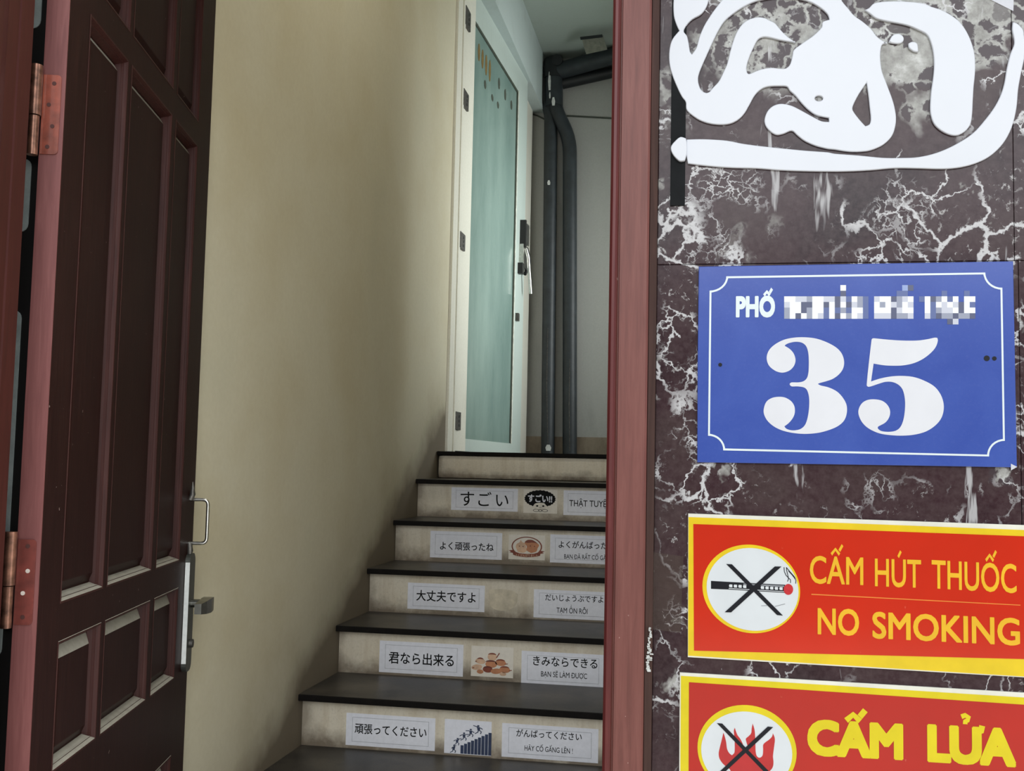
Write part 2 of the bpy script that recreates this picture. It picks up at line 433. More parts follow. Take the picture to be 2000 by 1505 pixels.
def accented(s, space, bold=0):
    """Vietnamese capitals: plain letters with their accents drawn as strokes"""
    base, marks = '', []
    for ch in s:
        if ch == 'Đ': base += 'D'; marks.append({'bar'}); continue
        d = unicodedata.normalize('NFD', ch); base += d[0]; marks.append(set(d[1:]))
    me = embolden(raw_text(base, space), bold) if bold else raw_text(base, space); b = bmesh.new(); b.from_mesh(me); bpy.data.meshes.remove(me)
    hm = raw_text('H'); h = max(v.co.y for v in hm.vertices)-min(v.co.y for v in hm.vertices); bpy.data.meshes.remove(hm)
    def put(pts, w=.105):
        out = stroke([(x*h, y*h) for x, y in pts], w*h+bold*1.1)
        lo = [b.verts.new((x, y, -.01)) for x, y in out]; hi = [b.verts.new((x, y, .01)) for x, y in out]; n = len(out)
        b.faces.new(lo); b.faces.new(hi[::-1])
        for k in range(n): b.faces.new((lo[k], hi[k], hi[(k+1) % n], lo[(k+1) % n]))
    for k, mk in enumerate(marks):
        if not mk: continue
        pm = raw_text(base[:k+1], space); xr = max(v.co.x for v in pm.vertices)/h; bpy.data.meshes.remove(pm)
        cm = raw_text(base[k]); xs = [v.co.x for v in cm.vertices]; wd = (max(xs)-min(xs))/h; bpy.data.meshes.remove(cm)
        cx = xr-wd/2; up = 0
        if '\u0302' in mk: put([(cx-.25, 1.10), (cx-.02, 1.30), (cx+.21, 1.10)]); up = 1
        if '\u0306' in mk: put([(cx-.22, 1.26), (cx-.1, 1.13), (cx+.1, 1.13), (cx+.22, 1.26)]); up = 1
        if '\u0301' in mk: put([(cx+.20, 1.24), (cx+.38, 1.46)] if up else [(cx-.03, 1.1), (cx+.14, 1.32)])
        if '\u0300' in mk: put([(cx+.05, 1.1), (cx-.13, 1.3)])
        if '\u0309' in mk:
            q = .22 if up else 0; put([(cx-.12, 1.36+q), (cx, 1.41+q), (cx+.11, 1.35+q), (cx+.07, 1.26+q), (cx, 1.22+q), (cx, 1.14+q)], .06)
        if '\u0303' in mk: put([(cx-.24, 1.13), (cx-.1, 1.21), (cx+.1, 1.13), (cx+.24, 1.21)])
        if '\u0323' in mk: put([(cx-.065, -.19), (cx+.065, -.19)], .13)
        if '\u031b' in mk: put([(xr-.06, .93), (xr+.07, .96), (xr+.10, 1.12)], .1)
        if 'bar' in mk: put([(xr-wd-.13, .52), (xr-wd+.3, .52)], .1)
    bmesh.ops.recalc_face_normals(b, faces=b.faces)
    me = bpy.data.meshes.new('text'); b.to_mesh(me); b.free()
    return me
def text_mesh(s, bold=0, space=1.0):
    latin = all(ord(c) < 0x2000 for c in s)
    if latin and any(ord(c) > 127 for c in s): return accented(s, space, bold)
    me = raw_text(s, space)
    return embolden(me, bold) if bold else me
def bbox(me):
    xs = [v.co.x for v in me.vertices]; ys = [v.co.y for v in me.vertices]
    return min(xs), max(xs), min(ys), max(ys)
def text_line(name, s, p0, p1, cap, mat, parent, Y, bold=0, ref='H', slant=0, space=1.0):
    """lettering between two baseline points (X, Z), capitals cap high"""
    me = text_mesh(s, bold, space); x0, x1, _, _ = bbox(me)
    h = text_mesh(ref, bold); _, _, h0, h1 = bbox(h); bpy.data.meshes.remove(h)
    ex = Vector((p1[0]-p0[0], p1[1]-p0[1]))/(x1-x0); k = cap/(h1-h0)
    for v in me.vertices:
        x, y, z = v.co; y -= h0
        q = Vector(p0)+ex*(x-x0)
        v.co = Vector((q.x+slant*y*k, Y-.0002-z*.02, q.y+y*k))
    return link(name, me, mat, parent)
def text_box(name, s, cx, cz, width, mat, parent, Y, stretch=1.0, bold=0, space=1.0, tilt=0):
    me = text_mesh(s, bold, space); x0, x1, y0, y1 = bbox(me); k = width/(x1-x0)
    for v in me.vertices:
        x, y, z = v.co; xx = (x-(x0+x1)/2)*k
        v.co = Vector((cx+xx, Y-.0002-z*.01, cz+(y-(y0+y1)/2)*k*stretch+xx*tilt))
    return link(name, me, mat, parent)
def stroke(pts, w):
    """closed outline of a polyline of width w (2-D)"""
    P = [Vector(p) for p in pts]; L, R = [], []
    for i, p in enumerate(P):
        d = (P[min(i+1, len(P)-1)]-P[max(i-1, 0)]).normalized(); n = Vector((-d.y, d.x))*w/2
        L.append(tuple(p+n)); R.append(tuple(p-n))
    return L+R[::-1]

# ================================================================== THE SETTING
WX = -1.246                       # left stair wall
D, T, R, ZL, OV = 4.9046, .3335, .166, .0893, .0395
LAND = EYE+.052
CEIL = EYE+2.99
BACK = 7.55
FY = 1.35                         # marble front plane
HEAD = EYE+1.33
def struct(name, mb, mat, label=None, smooth_=False):
    o = mb.build(name, mat, None, smooth_); o['kind'] = 'structure'
    if label: o['label'] = label
    return o
struct('floor', MB().box(-1.6, 1.2, 1.30, D-7*T+.1, -.3, EYE+ZL-8*R), M['tread'])
o = struct('floor', MB().box(WX, 1.1, 5.021, BACK-.0, LAND-.2, LAND), M['tread'])
struct('ground', MB().box(-9, 9, -7.6, 1.30, -.5, -.3), M['paving'])
struct('wall_opposite', MB().box(-9, 9, -7.9, -7.5, -.5, 3.2), M['opposite'])
struct('wall_left', MB().box(WX-.2, WX, 1.5505, 5.10, -.3, CEIL).box(WX-.2, WX, 5.10, BACK, HEAD+1.38, CEIL).box(WX-.2, WX, 7.5, BACK, 0, HEAD+1.4).box(WX-.24, WX-.2, 5.0, BACK, 0, HEAD+1.4), M['wall'],
       'beige plaster stair wall with brown grime above the steps')
struct('wall_back', MB().box(WX-.2, 1.2, BACK, BACK+.2, 0, CEIL+.2), M['backwall'], 'grey plaster wall at the back of the landing')
struct('wall_right', MB().box(-.122, .02, 1.5505, 5.0, -.3, CEIL).box(1.1, 1.3, 4.8, BACK, 0, CEIL).box(.02, 1.2, 4.8, 5.0, 0, CEIL), M['wall'])
struct('baseboard_back', MB().box(WX+.002, 1.1, BACK-.012, BACK, LAND+.0, EYE+.2), M['skirt'], 'stained brown skirting along the grey back wall')
struct('ceiling', MB().box(WX-.2, 1.3, 1.5505, BACK+.2, CEIL, CEIL+.15), M['ceil'])
struct('trim_1', MB().box(WX, -1.155, 4.6, BACK, EYE+2.585, CEIL), M['beam'], 'pale painted beam above the frosted glass door')
# front of the house
def front():
    z1 = on_y(1283, 517, FY).z; x1 = on_y(1979, 300, FY).x; z2 = on_y(1283, 1062, FY).z
    g = .00035; b = MB()
    xs = -.0565
    b.box(xs, x1-g, FY, FY+.02, z1+g, z1+.8, .0008).box(x1+g, x1+.8, FY, FY+.02, z1+g, z1+.8, .0008)
    b.box(xs, x1+.004-g, FY, FY+.02, -.3, z1-g, .0008).box(x1+.004+g, x1+.8, FY, FY+.02, -.3, z1-g, .0008)
    b.box(xs, x1+.8, FY, FY+.02, z1+.8+2*g, 4.6, .0008)
    b.box(xs, x1+.8, FY+.02, FY+.2, -.3, 4.6)
    b.box(-1.116, xs-.001, FY, FY+.2, HEAD+.06, 4.6)
    b.box(-2.6, -1.116, FY, FY+.2, -.3, 4.6)
    return b
struct('wall_front', front(), M['marble'], 'polished dark maroon marble front with white veins')
# door frame: profiled posts and head
fx = lambda u, v, w: Vector((u, v, w))
pl = [(-.117, 1.345), (-.1155, 1.331), (-.112, 1.3285), (-.1065, 1.3295), (-.1052, 1.333), (-.104, 1.333), (-.1028, 1.3285), (-.0690, 1.3285), (-.0665, 1.331), (-.0665, 1.42), (-.075, 1.45), (-.107, 1.45), (-.117, 1.42)]
tr = empty('trim_2', (-.09, 1.4, 0), 'red-brown painted door post beside the marble', None, None, 'structure')
MB().prism(pl, fx, -.28, HEAD+.06).build('post', M['frame'], tr)
bead = [(-.1165, 1.334), (-.1155, 1.3300), (-.1125, 1.3268), (-.1090, 1.3268), (-.1066, 1.3290), (-.1062, 1.334)]
MB().prism(bead, fx, -.279, HEAD+.059).build('bead', M['frame_bead'], tr, True)
MB().prism([(-.0665, 1.334), (-.0655, 1.3325), (-.0570, 1.3400), (-.0567, 1.36), (-.0665, 1.36)], fx, -.279, HEAD+.06).build('raw_edge', M['frame_raw'], tr)
lj = [(-1.033, 1.45), (-1.031, 1.448), (-1.031, 1.418), (-1.0325, 1.415), (-1.0325, 1.39), (-1.031, 1.387), (-1.025, 1.37), (-1.022, 1.35), (-1.026, 1.332), (-1.034, 1.3285), (-1.10, 1.3285), (-1.115, 1.335), (-1.115, 1.45)]
o = MB().prism(lj, fx, -.28, HEAD+.06).build('trim_3', M['jamb']); tag(o, 'dark red hinge post at the left edge of the photo', kind='structure')
o = MB().box(-1.114, -.067, 1.3285, 1.45, HEAD, HEAD+.06).build('trim_4', M['jamb']); tag(o, 'red-brown head of the door frame', kind='structure')
# landing slab is part of the stairs; landing window is unseen, added to go with the fill light
w = empty('added_window_1', (1.1, 6.2, EYE+1.5), 'added unseen landing window right of the stairs', None, None, 'structure')
MB().box(1.085, 1.1, 5.5, 5.57, EYE+.8, EYE+2.2).box(1.085, 1.1, 6.83, 6.9, EYE+.8, EYE+2.2).box(1.085, 1.1, 5.5, 6.9, EYE+2.15, EYE+2.22).box(1.085, 1.1, 5.5, 6.9, EYE+.78, EYE+.85).build('frame', M['whiteframe'], w)
MB().box(1.092, 1.098, 5.57, 6.83, EYE+.85, EYE+2.15).build('pane', M['frost'], w)

# ------------------------------------------------------------------ stairs
st = empty('staircase', (-.7, D-7*T, EYE+ZL-8*R), 'steep stairs with cream risers and dark granite treads', 'stairs')
zt = lambda i: LAND if i == 0 else EYE+ZL-i*R
for i in range(0, 8):
    y0 = D-i*T; z1 = zt(i); zb = zt(i+1)
    b = MB()
    if i == 0:      # the landing edge: a rounded cream riser under a thin black slab
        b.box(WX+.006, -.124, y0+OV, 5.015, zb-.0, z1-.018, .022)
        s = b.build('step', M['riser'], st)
        MB().box(WX+.003, -.124, y0+OV-.012, 5.02, z1-.018, z1, .004).build('nosing', M['nosing'], s)
    else:
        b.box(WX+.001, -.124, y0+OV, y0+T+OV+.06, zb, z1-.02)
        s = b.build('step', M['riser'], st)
        MB().box(WX+.0005, -.1235, y0+.004, y0+T+OV+.004, z1-.02, z1, .002).build('tread', M['tread'], s)
        MB().box(WX+.0004, -.1234, y0, y0+.012, z1-.0205, z1-.0008, .003).build('nosing', M['nosing'], s)

# ------------------------------------------------------------------ posters on the risers
def riser_y(i): return D-i*T+OV
def poster(i, x0, y0, x1, y1, label, cat, mat='paper', name='poster', skew=0.0):
    Y = riser_y(i)
    a = on_y(x0, y0, Y); b = on_y(x1, y1, Y)
    X0, X1, Z1, Z0 = a.x, b.x, a.z, b.z
    e = empty(name, ((X0+X1)/2, Y, (Z0+Z1)/2), label, cat, 'paper notices on the stair risers')
    shape('sheet', [[(X0, Z0), (X1, Z0+skew), (X1, Z1+skew), (X0, Z1)]], M[mat], e, Y, .0004)
    return e, X0, X1, Z0, Z1, Y-.0008
def border(e, X0, X1, Z0, Z1, Y, l=.07, t=.12):
    w = X1-X0; h = Z1-Z0; q = .0010
    A = (X0+w*l, X1-w*l, Z0+h*t, Z1-h*t)
    o = [(A[0], A[2]), (A[1], A[2]), (A[1], A[3]), (A[0], A[3])]
    n = [(A[0]+q, A[2]+q), (A[1]-q, A[2]+q), (A[1]-q, A[3]-q), (A[0]+q, A[3]-q)]
    shape('border', [o, n], M['thin'], e, Y, .0001)
def words(p, lines):
    e, X0, X1, Z0, Z1, Y = p; w = X1-X0; h = Z1-Z0
    border(*p)
    for s, f0, f1, cy, st_, bd in lines:
        text_box('lettering', s, X0+w*(f0+f1)/2, Z1-h*cy, w*(f1-f0), M['print'], e, Y, st_, bd)
words(poster(1, 882, 951, 1011, 999, 'white notice with three large hiragana on the top cream riser', 'notice'), [('す', .14, .345, .49, 1.0, .004), ('ご', .41, .605, .48, 1.0, .004), ('い', .675, .86, .53, 1.0, .004)])
words(poster(2, 841, 1036, 980, 1093, 'white notice on the second riser from the top, left of the brown badge', 'notice'), [('よく頑張ったね', .14, .885, .55, 1.1, .012)])
words(poster(3, 797, 1137, 946, 1195, 'white notice on the middle riser, left of the peeled blank space', 'notice'), [('大丈夫ですよ', .115, .885, .47, 1.1, .012)])
words(poster(4, 742, 1250, 904, 1321, 'white notice on the second riser from the bottom, left of the brown heap picture', 'notice'), [('君なら出来る', .115, .89, .52, 1.1, .012)])
words(poster(5, 677, 1391, 849, 1466, 'white notice on the lowest visible riser, left of the blue bar chart', 'notice'), [('頑張ってください', .10, .905, .47, 1.15, .012)])
words(poster(1, 1101, 957, 1228, 1009, 'white notice on the top riser cut off by the door post, capital letters only', 'notice'), [('THẬT TUYỆT VỜI', .09, .93, .5, 1.25, .006)])
words(poster(2, 1075, 1043, 1214, 1103, 'white two-line notice on the second riser from the top beside the door post', 'notice'), [('よくがんばったね', .12, .9, .34, 1.1, .01), ('BẠN ĐÃ RẤT CỐ GẮNG', .2, .88, .75, 1.4, .004)])
words(poster(3, 1043, 1150, 1193, 1212, 'white two-line notice on the middle riser beside the door post', 'notice'), [('だいじょうぶですよ', .15, .9, .27, 1.1, .01), ('TẠM ỔN RỒI', .3, .7, .67, 1.4, .004)])
words(poster(4, 1019, 1270, 1181, 1344, 'white two-line notice on the second riser from the bottom beside the door post', 'notice'), [('きみならできる', .14, .91, .28, 1.1, .01), ('BẠN SẼ LÀM ĐƯỢC', .24, .79, .66, 1.4, .004)])
words(poster(5, 981, 1411, 1168, 1490, 'white two-line notice on the lowest visible riser beside the door post', 'notice'), [('がんばってください', .15, .83, .26, 1.1, .01), ('HÃY CỐ GẮNG LÊN !', .24, .74, .66, 1.4, .004)])

def pic(p):
    e, X0, X1, Z0, Z1, Y = p
    return e, (lambda u, v: (X0+(X1-X0)*u, Z1-(Z1-Z0)*v)), Y, (X1-X0)
# afro sticker
e, m, Y, w_ = pic(poster(1, 1023, 955, 1088, 1003, 'square sticker of a smiling face under a huge black afro', 'sticker', 'paper_warm', 'sticker'))
hair = []
for k in range(52):
    a = 2*PI*k/52; r = 1+(.045 if k % 2 else -.01)
    hair.append(m(.49+.45*math.cos(a)*r, .39-.36*math.sin(a)*r*(1 if math.sin(a) > 0 else .95)))
shape('hair', [smooth(hair, 3)], M['print'], e, Y, .0001)
shape('face', [[m(*q) for q in smooth([(.28, .72), (.34, .60), (.45, .56), (.60, .56), (.68, .66), (.76, .76), (.70, .80), (.62, .86), (.38, .86), (.32, .80), (.24, .76)], 4)]], M['skin'], e, Y-.0002, .0001)
for ux in (.41, .59): shape('eye', [[m(*q) for q in ellipse(ux, .69, .036, .034, 16)]], M['print'], e, Y-.0004, .0001)
shape('mouth', [[m(*q) for q in stroke([(.46, .76), (.50, .745), (.54, .76)], .012)]], M['print'], e, Y-.0004, .0001)
for cx in (.38, .50, .64):
    rx = .09 if cx != .5 else .05
    shape('hand', [[m(*q) for q in ellipse(cx, .88, rx, .06, 20)], [m(*q) for q in ellipse(cx, .88, rx-.015, .043, 20)]], M['print'], e, Y-.0004, .0001)
q = m(.49, .37); text_box('lettering', 'すごい!!', q[0], q[1], w_*.72, M['paper'], e, Y-.0003, 1.15, .03, tilt=-.02)
# brown badge
e, m, Y, w_ = pic(poster(2, 994, 1043, 1064, 1094, 'square sticker with a round brown badge of two animals and a ribbon', 'sticker', 'paper_warm', 'sticker'))
shape('ring', [[m(*q) for q in ellipse(.5, .47, .42, .40)], [m(*q) for q in ellipse(.5, .47, .385, .36)]], M['brown1'], e, Y, .0001)
shape('animal', [[m(*q) for q in smooth([(.20, .50), (.22, .38), (.30, .30), (.33, .20), (.38, .30), (.46, .34), (.48, .50), (.52, .62), (.42, .72), (.26, .70)], 4)]], M['brown3'], e, Y, .0001)
shape('animal', [[m(*q) for q in smooth([(.44, .32), (.50, .22), (.66, .22), (.80, .34), (.84, .40), (.80, .52), (.76, .66), (.62, .72), (.50, .62), (.50, .46)], 4)]], M['brown2'], e, Y-.0002, .0001)
shape('animal_back', [[m(*q) for q in smooth([(.44, .30), (.52, .20), (.66, .20), (.80, .33), (.66, .30), (.54, .32)], 4)]], M['brown1'], e, Y-.0004, .0001)
for ux, uy in ((.30, .46), (.40, .47), (.60, .44), (.71, .45)): shape('eye', [[m(*q) for q in ellipse(ux, uy, .016, .02, 12)]], M['brown4'], e, Y-.0006, .0001)
shape('ribbon', [[m(*q) for q in [(.0, .64), (.13, .62), (.14, .67), (.3, .745), (.5, .765), (.7, .745), (.86, .67), (.87, .62), (1.0, .64), (.93, .69), (.98, .72), (.88, .74), (.87, .82), (.7, .88), (.5, .90), (.3, .88), (.13, .82), (.12, .74), (.02, .72), (.07, .69)]]], M['brown1'], e, Y-.0004, .0001)
q = m(.5, .825); text_box('lettering', 'よくがんばりました', q[0], q[1], w_*.62, M['brown3'], e, Y-.0006, 1.1, .01)
# heap picture
e, m, Y, w_ = pic(poster(4, 921, 1260, 1002, 1324, 'square picture of a heap of brown rounded lumps', 'picture', 'paper_warm', 'sticker'))
for (cx, cy, rx, ry, rot_, mt) in [(.14, .70, .13, .09, -.3, 'brown3'), (.22, .50, .12, .09, .2, 'brown3'), (.50, .34, .11, .13, 0, 'brown3'), (.70, .52, .13, .10, .2, 'brown2'), (.48, .58, .14, .12, 0, 'brown2'), (.40, .76, .12, .10, .2, 'brown1'), (.60, .80, .13, .09, -.2, 'brown2'), (.80, .74, .13, .10, .1, 'brown2'), (.22, .84, .08, .07, 0, 'brown2'), (.76, .88, .08, .06, 0, 'brown3')]:
    pts = [(cx+(q[0])*math.cos(rot_)-(q[1])*math.sin(rot_), cy+(q[0])*math.sin(rot_)+(q[1])*math.cos(rot_)) for q in ellipse(0, 0, rx, ry, 22)]
    shape('lump', [[m(*q) for q in pts]], M[mt], e, Y-.0001*random.randint(1, 4), .0001)
for (cx, cy, rx) in [(.50, .28, .10), (.22, .45, .08), (.70, .47, .11), (.47, .52, .13), (.40, .72, .11), (.80, .69, .11)]:
    top = ellipse(cx, cy, rx, .075, 14, PI, 2*PI)+[(cx+rx, cy)]; low = [(x, cy-(cy-y)*.35) for x, y in top[::-1]]
    shape('lump_cap', [[m(*q) for q in top+low]], M['brown4' if cx in (.40, .47) else 'brown1'], e, Y-.0010, .0001)
for a, b in [((.60, .36), (.67, .20)), ((.90, .77), (.97, .74)), ((.80, .55), (.87, .54)), ((.03, .73), (.08, .72)), ((.10, .52), (.14, .50))]:
    shape('stalk', [[m(*q) for q in stroke([a, b], .025)]], M['brown1'], e, Y-.0008, .0001)
# bar chart picture
e, m, Y, w_ = pic(poster(5, 869, 1403, 959, 1476, 'square picture of five figures climbing navy rising bars', 'picture', 'paper', 'sticker'))
for k in range(9):
    u0 = .35+k*.0735; top = .74-k*.052
    shape('bar', [[m(u0, .985), m(u0+.066, .985), m(u0+.066, top), m(u0, top)]], M['navy'], e, Y, .0001)
def climber(cx, cy, s, lean, arm):
    P = lambda u, v: m(cx+u*s, cy+v*s)
    lp = [[P(*q) for q in ellipse(lean*.9, -.95, .2, .2, 14)],]
    shape('climber', lp, M['navy'], e, Y-.0002, .0001)
    shape('climber', [[P(*q) for q in smooth([(lean*.7-.25, -.7), (lean*.7+.25, -.72), (.22, .05), (-.2, .05)], 3)]], M['navy'], e, Y-.0004, .0001)
    for a in ([(lean*.6, -.6), (arm[0]*.5, arm[1]*.5-.35), arm], [(lean*.6, -.6), (-arm[0]*.4, -.5), (-arm[0]*.7, -.25)],
              [(.05, 0), (.42, .3), (.3, .8)], [(-.05, 0), (-.15, .45), (-.6, .8)]):
        shape('climber', [[P(*q) for q in stroke(a, .17)]], M['navy'], e, Y-.0006, .0001)
climber(.20, .88, .115, .15, (.5, -1.1)); climber(.27, .66, .11, .15, (.9, -1.1)); climber(.42, .50, .12, .0, (1.1, -.75)); climber(.56, .38, .12, .0, (-.9, -.6)); climber(.73, .27, .13, -.1, (-.9, -1.0))
# torn remains where a picture was peeled off
Y = riser_y(3); rp = [(955, 1152), (975, 1150), (1001, 1153), (1012, 1160), (1010, 1176), (1000, 1188), (985, 1192), (968, 1190), (957, 1180)]
o = shape('glue_patch', [smooth([(on_y(x, y, Y).x, on_y(x, y, Y).z) for x, y in rp], 3)], M['residue'], None, Y, .0002)
tag(o, 'faint square of glue left on the middle riser between two notices', 'stain')

# ------------------------------------------------------------------ open wooden door leaf
A = -.2294
H = Vector((-1.0051, 1.5, 0))
U = Vector((math.sin(A), math.cos(A), 0)); N = Vector((math.cos(A), -math.sin(A), 0))
def lf(t, d, z): return H+U*t+N*d+Vector((0, 0, EYE+z))         # along the leaf, out of its face, height
LW = .962; TH = .036; LB, LT = -1.215, 1.30
dr = empty('door_1', lf(0, 0, LB), 'dark brown panelled wooden door leaf standing open at the left', None, None, 'structure')
def lbox(b, t0, t1, d0, d1, z0, z1):
    vs = [b.b.verts.new(lf(t, d, z)) for t in (t0, t1) for d in (d0, d1) for z in (z0, z1)]
    for f in ((0, 1, 3, 2), (4, 6, 7, 5), (0, 4, 5, 1), (2, 3, 7, 6), (0, 2, 6, 4), (1, 5, 7, 3)): b.b.faces.new([vs[k] for k in f])
cols = [(.095, .302), (.326, .612), (.646, .840)]
rows = [(-1.12, -.688), (-.512, -.306), (-.242, .745), (.803, 1.2)]
b = MB()
lbox(b, 0.001, .095, -TH, 0, LB, LT); lbox(b, .302, .326, -TH, 0, LB, LT); lbox(b, .612, .646, -TH, 0, LB, LT); lbox(b, .840, LW, -TH, 0, LB, LT)
zz = [LB]+[v for r in rows for v in r]+[LT]
for c in cols:
    for k in range(0, len(zz), 2): lbox(b, c[0], c[1], -TH, 0, zz[k], zz[k+1])
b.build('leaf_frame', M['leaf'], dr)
b = MB(); lbox(b, -.001, .001, -TH, 0, LB, LT); b.build('hinge_edge', M['leaf_edge'], dr)
def ring_faces(b, rings):
    rv = [[b.b.verts.new(lf(t, d, z)) for t, d, z in r] for r in rings]
    for a, c in zip(rv, rv[1:]):
        for j in range(4): b.b.faces.new((a[j], a[(j+1) % 4], c[(j+1) % 4], c[j]))
    return rv
for (z0, z1) in rows:
    for (t0, t1) in cols:
        rc = lambda i, d: [(t0+i, d, z0+i), (t1-i, d, z0+i), (t1-i, d, z1-i), (t0+i, d, z1-i)]
        b = MB(); ring_faces(b, [rc(-.002, -.0005), rc(-.001, .0008), rc(.002, .0004), rc(.004, -.003), rc(.0055, -.0065), rc(.0065, -.0068), rc(.0075, -.012), rc(.0105, -.0185), rc(.0115, -.021)])
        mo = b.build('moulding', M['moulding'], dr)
        iw = .017
        b = MB(); rv = ring_faces(b, [rc(.010, -.021), rc(.014, -.0215), rc(.014+iw, -.0095), rc(.016+iw, -.009)]); b.b.faces.new(rv[-1])
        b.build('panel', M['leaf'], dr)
# hinges on the leaf edge
def hinge(ptop, pbot, mat_plate, mat_knuckle, screws, wht):
    d_ = -U                                                    # towards the street
    z1 = on_y(*ptop, 1.5).z-EYE; z0 = on_y(*pbot, 1.5).z-EYE
    b = MB(); tm = -.0025
    # rounded plate on the edge face
    w0, w1 = -.034, -.006; r = .006; pts = []
    for (cx, cz, a0) in ((w1-r, z1-r, 0), (w0, z1, None), (w0, z0, None), (w1-r, z0+r, -PI/2)):
        if a0 is None: pts.append((cx, cz))
        else:
            for k in range(5):
                a = a0+k*PI/8; pts.append((cx+r*math.cos(a), cz+r*math.sin(a)))
    b.prism(pts, lambda u, v, w: lf(w, u, v), -.0012, -.0035)
    h = b.build('hinge', mat_plate, dr)
    kx = -.043; ky = -.010; zm = z0+(z1-z0)*.46
    MB().tube([lf(ky, kx, z0-.004), lf(ky, kx, zm-.0008)], .0085, 20).build('knuckle', mat_knuckle, h, True)
    MB().tube([lf(ky, kx, zm+.0008), lf(ky, kx, z1+.012)], .0102, 20).build('knuckle', mat_knuckle, h, True)
    for k, (fu, fz) in enumerate(screws):
        u = w0+(w1-w0)*fu; z = z0+(z1-z0)*fz
        MB().tube([lf(-.0034, u, z), lf(-.0042, u, z)], .0033, 16).build('screw', M['screwwhite'] if k in wht else M['screwdark'], h)
hinge((100, 150), (85, 304), M['hingeplate'], M['brass'], [(.62, .89), (.38, .62), (.64, .35), (.42, .09)], ())
hinge((52, 1052), (40, 1218), M['hingered'], M['brass'], [(.55, .92), (.62, .63), (.42, .37), (.48, .09)], (1, 2))
# pull handle, lock plate and lever near the free edge
tp = .925
pts = [lf(tp, 0, -.103), lf(tp, .042, -.103), lf(tp, .042, -.208), lf(tp, 0, -.208)]
MB().tube(round_path(pts, .014), .0042, 14).build('pull_handle', M['steel'], dr, True)
MB().tube([lf(tp-.012, .002, -.103), lf(tp-.012, .007, -.09), lf(tp-.012, .007, -.075), lf(tp-.012, .006, -.06)], [.007, .007, .004, .001], 10).build('handle_finial', M['zinc'], dr, True)
MB().tube([lf(tp-.008, .004, -.208), lf(tp-.008, .006, -.225), lf(tp-.008, .004, -.245)], [.006, .007, .004], 10).build('handle_finial', M['zinc'], dr, True)
b = MB(); r = .02; t0, t1, z0, z1 = .898, .952, -.512, -.232
pp = []
for (cx, cz, a0) in ((t1-r, z1-r, 0), (t0+r, z1-r, PI/2), (t0+r, z0+r, PI), (t1-r, z0+r, 1.5*PI)):
    for k in range(6):
        a = a0+k*PI/10; pp.append((cx+r*math.cos(a), cz+r*math.sin(a)))
b.prism(pp, lambda u, v, w: lf(u, w, v), 0, .011)
lk = b.build('lock_plate', M['plate'], dr)
b = MB(); lbox(b, .8965, .8985, .001, .0115, -.49, -.252); b.build('lit_edge_strip', M['lit_edge_strip'], lk)  # pale strip: the lit side of the plate put into colour
MB().tube([lf(.93, .010, -.352), lf(.93, .045, -.352)], .010, 16).build('lever_rose', M['steel_dark'], dr, True)
b = MB(); 
lv = [(-.012, -.352-.012), (.012, -.352-.012), (.012, -.352+.014), (-.012, -.352+.014)]
secs = [(.935, .05, .012, .015), (.90, .052, .012, .017), (.84, .052, .009, .015), (.815, .044, .008, .012)]
rings = [[b.b.verts.new(lf(t, d+sx*dx, -.352+sz*dz)) for sx, sz in ((-1, -1), (1, -1), (1, 1), (-1, 1))] for t, d, dx, dz in [(.945, .05, .011, .013), (.93, .052, .012, .016), (.90, .054, .012, .017), (.86, .054, .010, .015), (.83, .05, .008, .012)]]
for a_, c_ in zip(rings, rings[1:]):
    for j in range(4): b.b.faces.new((a_[j], a_[(j+1) % 4], c_[(j+1) % 4], c_[j]))
b.b.faces.new(rings[0][::-1]); b.b.faces.new(rings[-1])
b.build('lever', M['steel_dark'], dr)
MB().tube([lf(.93, .010, -.447), lf(.93, .019, -.447)], .010, 16).build('thumb_turn', M['zinc'], dr, True)

# folded gate standing behind the hinge side
gt = empty('folding_gate', (-1.08, 1.51, 0), 'black folded gate with grey slots in the gap left of the door leaf', 'gate')
MB().box(-1.110, -1.048, 1.503, 1.518, -.28, EYE+1.1).build('panel', M['gate'], gt)
for ya, yb in ((-60, 56), (310, 452), (606, 1100), (1215, 1285)):
    ym = (ya+yb)/2
    q = on_y(71-.0625*ym, ym, 1.5015); z1 = on_y(60, ya, 1.5015).z; z0 = on_y(40, yb, 1.5015).z
    wv = .0125; xm = q.x-.003
    lp = [(xm+wv*math.cos(PI*k/8), z1-wv+wv*math.sin(PI*k/8)) for k in range(9)]+[(xm-wv*math.cos(PI*k/8), z0+wv-wv*math.sin(PI*k/8)) for k in range(9)]
    shape('slot', [lp], M['gateslot'], gt, 1.503, .001)

# ------------------------------------------------------------------ frosted glass door on the landing
gd = empty('door_2', (WX, 5.3, LAND), 'tall frosted glass door with white frame at the top of the stairs', None, None, 'structure')
ZT = EYE+2.70
b = MB()
b.box(WX-.10, WX+.014, 5.10, 5.20, LAND, ZT+.06, .003).box(WX-.10, WX+.004, 5.20, 5.235, LAND, ZT, .002).box(WX-.10, WX+.012, 5.235, 5.275, LAND, ZT, .002).box(WX-.10, WX-.02, 5.275, 5.31, LAND, ZT)
b.build('frame', M['whiteframe'], gd)
b = MB(); b.box(WX-.10, WX+.012, 6.97, 7.5, LAND, ZT+.06, .003); b.build('frame', M['whiteframe'], gd)
b = MB(); b.box(WX-.10, WX+.012, 5.2, 6.97, EYE+2.66, ZT+.06, .003); b.build('frame', M['doorpaint'], gd)
MB().box(WX-.10, WX-.06, 5.2, 6.97, LAND, ZT).build('stop', M['black'], gd)
a2 = .043; G0 = Vector((WX+.002, 5.315, 0)); GU = Vector((math.sin(a2), math.cos(a2), 0)); GN = Vector((math.cos(a2), -math.sin(a2), 0))
